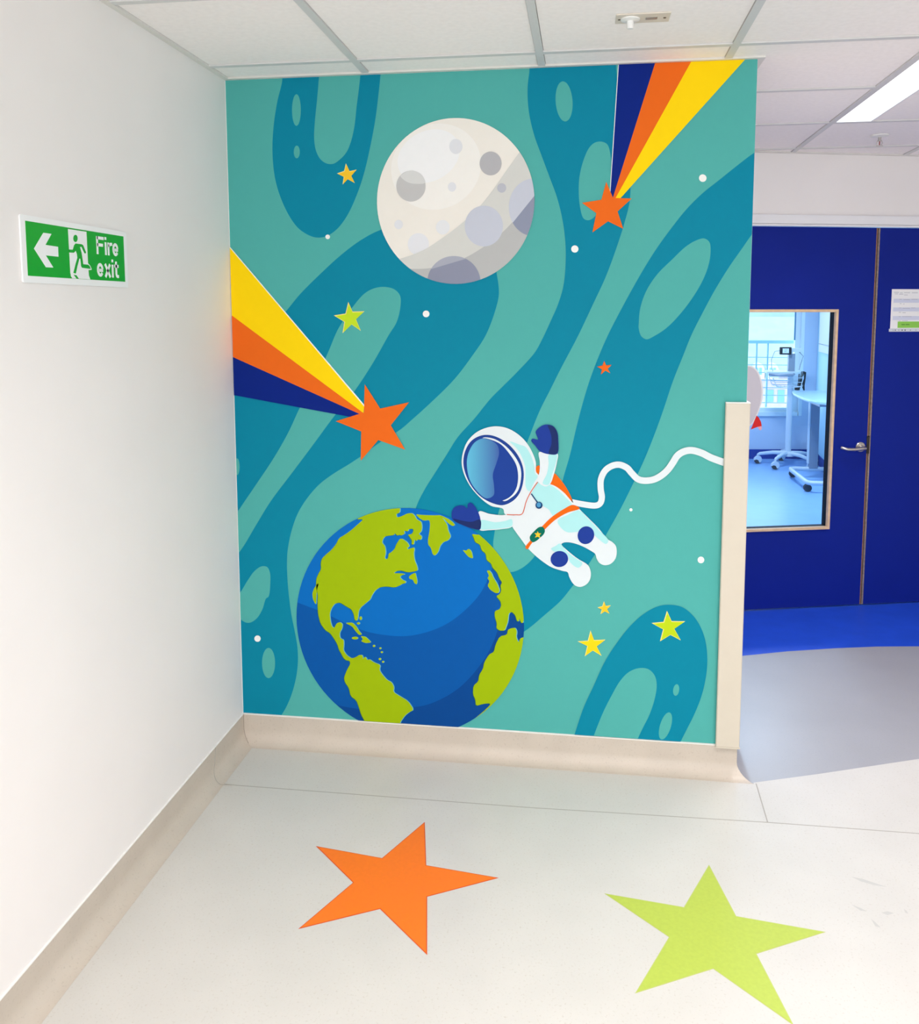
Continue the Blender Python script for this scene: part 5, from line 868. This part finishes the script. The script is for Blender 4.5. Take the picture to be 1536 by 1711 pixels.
MB().prism([(wx1-.105, bw(wx1-.1)+.02), (wx1-.09, bw(wx1-.09)+.02), (wx1-.09, bw(wx1-.09)+.03), (wx1-.105, bw(wx1-.1)+.03)], 1.30, wz1-.05, mat('dark_seal', '5b8fb0', .5)).build('seal', win)
# outside rail
rl = empty('balcony_railing', (2.8, bw(2.8)+.35, 0)); tag(rl, 'pale steel balcony railing outside the window behind the blue door', 'railing')
RM = mat('rail_teal', 'a4d4e0', .5); RM2 = mat('rail_dark', '9cc4d4', .5)
MB().box((-.9, -.03, 1.255), (.95, .03, 1.29), RM).build('top_rail', rl)
for k in range(8): MB().box((-.9, -.006, .50+k*.085), (.95, .006, .508+k*.085), RM2).build('bar', rl)
for xx in (-.85, -.3, .36, .48, .9): MB().box((xx, -.02, 0.35), (xx+.014, .02, 1.27), RM2).build('post', rl)
# added unseen lamp that brings cool sky light into the room
rlm = empty('ceiling_light', (2.6, 4.4, 2.595)); tag(rlm, 'added unseen square light panel brightening the room behind the blue door', 'ceiling light')
MB().box((-.3, -.3, -.02), (.3, .3, 0), TRAY).build('housing', rlm)
MB().box((-.28, -.28, -.022), (.28, .28, -.02), DIFF).build('diffuser', rlm)
ld = bpy.data.lights.new('lamp', 'AREA'); ld.shape = 'SQUARE'; ld.size = .56; ld.energy = ROOM_FILL; ld.color = (.64, .82, 1.0)
la = bpy.data.objects.new('lamp', ld); COL.objects.link(la); la.parent = rlm; la.location = (0, 0, -.024)

# monitor trolley
TX, TY = 3.385, 6.32
def caster(name, parent, x, y, z, ang=0, rr=.034, body=EQUIP, hood=True):
    c = MB(); ca, sa = math.cos(ang), math.sin(ang)
    for k in (-1, 1): c.lathe((x, y+k*.014, rr), [(rr, -.006), (rr, .006)], RUBBER, 20, 'y')
    o = c.build(name, parent)
    if not hood:
        MB().box((x-.006, y-.007, rr), (x+.006, y+.007, rr*2.1), body).tube([(x, y, rr*2), (x, y, z)], .010, body, 8).build('stem', o); return o
    MB().prism([(x-rr*1.25, rr*.95), (x-rr*1.1, rr*1.7), (x-rr*.5, rr*2.3), (x+.2*rr, rr*2.45), (x+rr*.95, rr*2.2), (x+rr*1.25, rr*1.4), (x+rr*1.0, rr*.55), (x+rr*.45, rr*.30), (x+.1*rr, rr*1.1), (x-rr*.5, rr*1.3)], y-rr*.62, y+rr*.62, body, lambda a, b_, t: (a, t, b_)).tube([(x, y, rr*2), (x, y, z)], .012, body, 8).build('fork', o, bevel=.003)
    return o
tl = empty('monitor_trolley', (TX, TY, 0)); tag(tl, 'white wheeled monitor stand with five casters seen through the door glass', 'medical trolley')
MB().tube([(0, 0, .11), (0, 0, .98)], .030, EQUIP, 20).build('pole', tl)
hub = MB().lathe((0, 0, .105), [(.07, 0), (.065, .03), (.035, .05)], EQUIP, 24)
for k in range(5):
    a = math.radians(162+72*k); rr = .30
    e = Vector((math.cos(a)*rr, math.sin(a)*rr))
    hub.tube([(0, 0, .135), (e.x*.5, e.y*.5, .130), (e.x*.93, e.y*.93, .108), (e.x, e.y, .095)], [.024, .020, .017, .013], EQUIP, 10)
hub.build('base', tl)
for k in range(5):
    a = math.radians(162+72*k); caster('caster', tl, math.cos(a)*.30, math.sin(a)*.30, .10)
MB().box((-.032, -.03, .98), (.032, .03, 1.175), EQGREY).build('column', tl, bevel=.004)
trp = smooth([(-.26, -.03), (-.25, -.13), (-.12, -.16), (.05, -.12), (.10, 0), (.08, .12), (-.10, .15), (-.24, .12)], 4)
MB().prism(trp, .975, .995, EQUIP).build('tray', tl, bevel=.003)
MB().tube([(-.245, -.13, .965), (-.20, -.165, .963), (-.10, -.185, .963), (-.02, -.17, .965), (.0, -.14, .972)], .013, EQGREY, 8).build('tray_handle', tl)
bs = MB()
bs.tube([(-.20, -.11, .93), (-.16, -.11, .84), (-.05, -.11, .825), (.09, -.09, .84), (.10, -.09, .95)], .0035, EQUIP, 6)
bs.tube([(-.20, .10, .93), (-.16, .10, .84), (-.05, .10, .825), (.09, .08, .84), (.10, .08, .95)], .0035, EQUIP, 6)
for zz_ in (.93, .885, .845): bs.tube([(-.20+(.93-zz_)*.45, -.11, zz_), (.10, -.09, zz_), (.10, .08, zz_), (-.20+(.93-zz_)*.45, .10, zz_), (-.20+(.93-zz_)*.45, -.11, zz_)], .003, EQUIP, 6)
for k in range(7): bs.tube([(-.15+k*.035, -.11, .835), (-.15+k*.035, .10, .835)], .002, EQUIP, 5)
bs.build('wire_basket', tl)
MB().tube([(-.01, 0, 1.175), (-.01, -.01, 1.21)], .018, EQUIP, 12).box((-.05, -.035, 1.195), (.10, .02, 1.232), EQUIP).build('arm', tl)
mn = MB().box((-.134, -.085, 1.168), (-.018, -.040, 1.246), BLACK).build('monitor', tl, bevel=.008, seg=3)
MB().box((-.108, -.0865, 1.184), (-.046, -.085, 1.232), mat('pale_screen', 'c9dcf5', .3, emit=.25)).build('screen', mn)
MB().box((-.090, -.0872, 1.214), (-.064, -.0865, 1.218), EQGREY).box((-.090, -.0872, 1.198), (-.070, -.0865, 1.202), EQGREY).build('readout', mn)
MB().tube([(-.130, -.06, 1.21), (-.18, -.06, 1.20), (-.21, -.06, 1.12), (-.205, -.06, 1.03), (-.19, -.05, .995)], .003, EQGREY, 6).build('lead', tl)
cb = MB(); cb.tube([(.07, 0, 1.20), (.115, -.01, 1.15), (.09, -.02, 1.07), (.075, -.03, 1.01)], .004, EQGREY, 6); cb.build('lead', tl)
co = MB()
for k, dx in enumerate((0, .012, .022)):
    co.tube([(.075+dx*.3, -.04, .83-.01*k), (.085+dx, -.045, .93), (.10+dx, -.045, .995), (.125+dx*.6, -.045, .985), (.128+dx*.3, -.045, .92), (.105+dx, -.045, .85), (.125+dx*.3, -.045, .80-.01*k)], .0045, BLACK, 6)
co.tube([(.075, -.04, .98), (.072, -.04, .90), (.066, -.04, .84)], .005, BLACK, 6)
cbl = co.build('coiled_cable', tl); MB().box((.035, -.06, .800), (.082, -.02, .832), BLACK).box((.055, -.05, .79), (.065, -.03, .80), BLACK).build('plug', cbl, bevel=.004)

# overbed table
ot = empty('overbed_table', (3.25, 4.93, 0)); tag(ot, 'wheeled overbed table with pale rounded top beside the blue room wall', 'table')
tp_ = smooth([(.04, .08), (.16, .00), (.42, 0.0), (.42, 1.13), (.12, 1.15), (.05, .95), (.022, .5)], 5)
tp_ = [(.13, .02), (.40, .02), (.42, .05), (.43, 1.10), (.40, 1.17), (.13, 1.17), (.09, 1.10), (.055, .90), (.035, .65), (.025, .38), (.035, .20), (.065, .08)]
MB().prism(tp_, .790, .813, mat('pale_table_top', 'bcdcf0', .3)).build('table_top', ot, bevel=.006)
MB().prism([(x+(.2-x)*.012, y) for x, y in tp_], .788, .7899, EQUIP).prism([(.10, .10), (.36, .10), (.36, .55), (.10, .55)], .762, .788, EQGREY).build('under_frame', ot, bevel=.004)
MB().box((.18, .70, .095), (.26, .75, .765), EQGREY).box((.165, .70, .14), (.179, .75, .765), EQUIP).build('column', ot, bevel=.004)
MB().tube([(.46, .0, .088), (.04, 0, .088), (.005, .03, .088), (0, .08, .088), (0, .64, .088), (.01, .70, .088), (.06, .725, .088), (.46, .725, .088)], .021, EQUIP, 12).build('base', ot)
caster('caster', ot, .04, .75, .07, rr=.032, body=EQGREY, hood=False); caster('caster', ot, .012, .06, .07, rr=.034, body=EQGREY, hood=False)
caster('caster', ot, .40, .75, .07, rr=.032, body=EQGREY, hood=False); caster('caster', ot, .38, .03, .07, rr=.034, body=EQGREY, hood=False)
# pale unit on right wall
du = empty('wall_dispenser', (rw(6.45), 6.45, 0)); tag(du, 'pale flat unit fixed high on the blue wall seen through the door glass', 'dispenser')
MB().prism([(-.125, -.90), (-.105, -.90), (.006, .10), (-.016, .10)], 1.185, 1.95, PLAST).build('case', du, bevel=.008)
MB().prism([(-.129, -.89), (-.125, -.89), (-.018, .09), (-.022, .09)], 1.27, 1.275, EQGREY).build('lip', du)
# building across the way
bd = empty('apartment_building', (7.4, 27, -2)); tag(bd, 'pale brick building with white dormers far outside the window', 'building')
BR = mat('pale_brick', 'b8a4a6', .8, var=.08, scale=4); RF = mat('pale_roof', 'a3b4bd', .7, var=.05, scale=3); WT = mat('pale_stone', 'c4d2d8', .7); WP = mat('far_window', '6f9db8', .3)
MB().box((-5, 0, -4), (5, .4, 1.45), BR).box((-5, -.1, 1.45), (5, .4, 1.6), WT).build('facade', bd)
MB().prism([(-.1, 1.6), (1.8, 3.0), (1.8, 3.4), (-.1, 1.7)], -5, 5, RF, lambda y, z, t: (t, y, z)).build('roof', bd)
MB().box((-5, 1.8, 2.9), (5, 6, 3.35), WT).box((-5, 4, 3.3), (5, 8, 3.9), RF).box((-3, 6, 3.9), (5, 9, 4.6), WT).build('upper_terrace', bd)
for xx in (-1.35, -.40, .05, 1.1):
    dm = MB().prism([(-.2, 1.35), (.2, 1.35), (.2, 1.68), (.12, 1.84), (0, 1.9), (-.12, 1.84), (-.2, 1.68)], -.3, .1, WT, lambda a, z, t, xx=xx: (xx+a, t, z)).build('dormer', bd)
    MB().box((xx-.10, -.32, 1.5), (xx-.02, -.30, 1.72), WP).box((xx+.02, -.32, 1.5), (xx+.10, -.30, 1.72), WP).build('pane', dm)
for zz_ in (-.9, .55):
    for xx in (-1.3, -.05, .30, 1.3): MB().box((xx, -.02, zz_), (xx+.22, 0, zz_+.42), WP).build('window', bd)
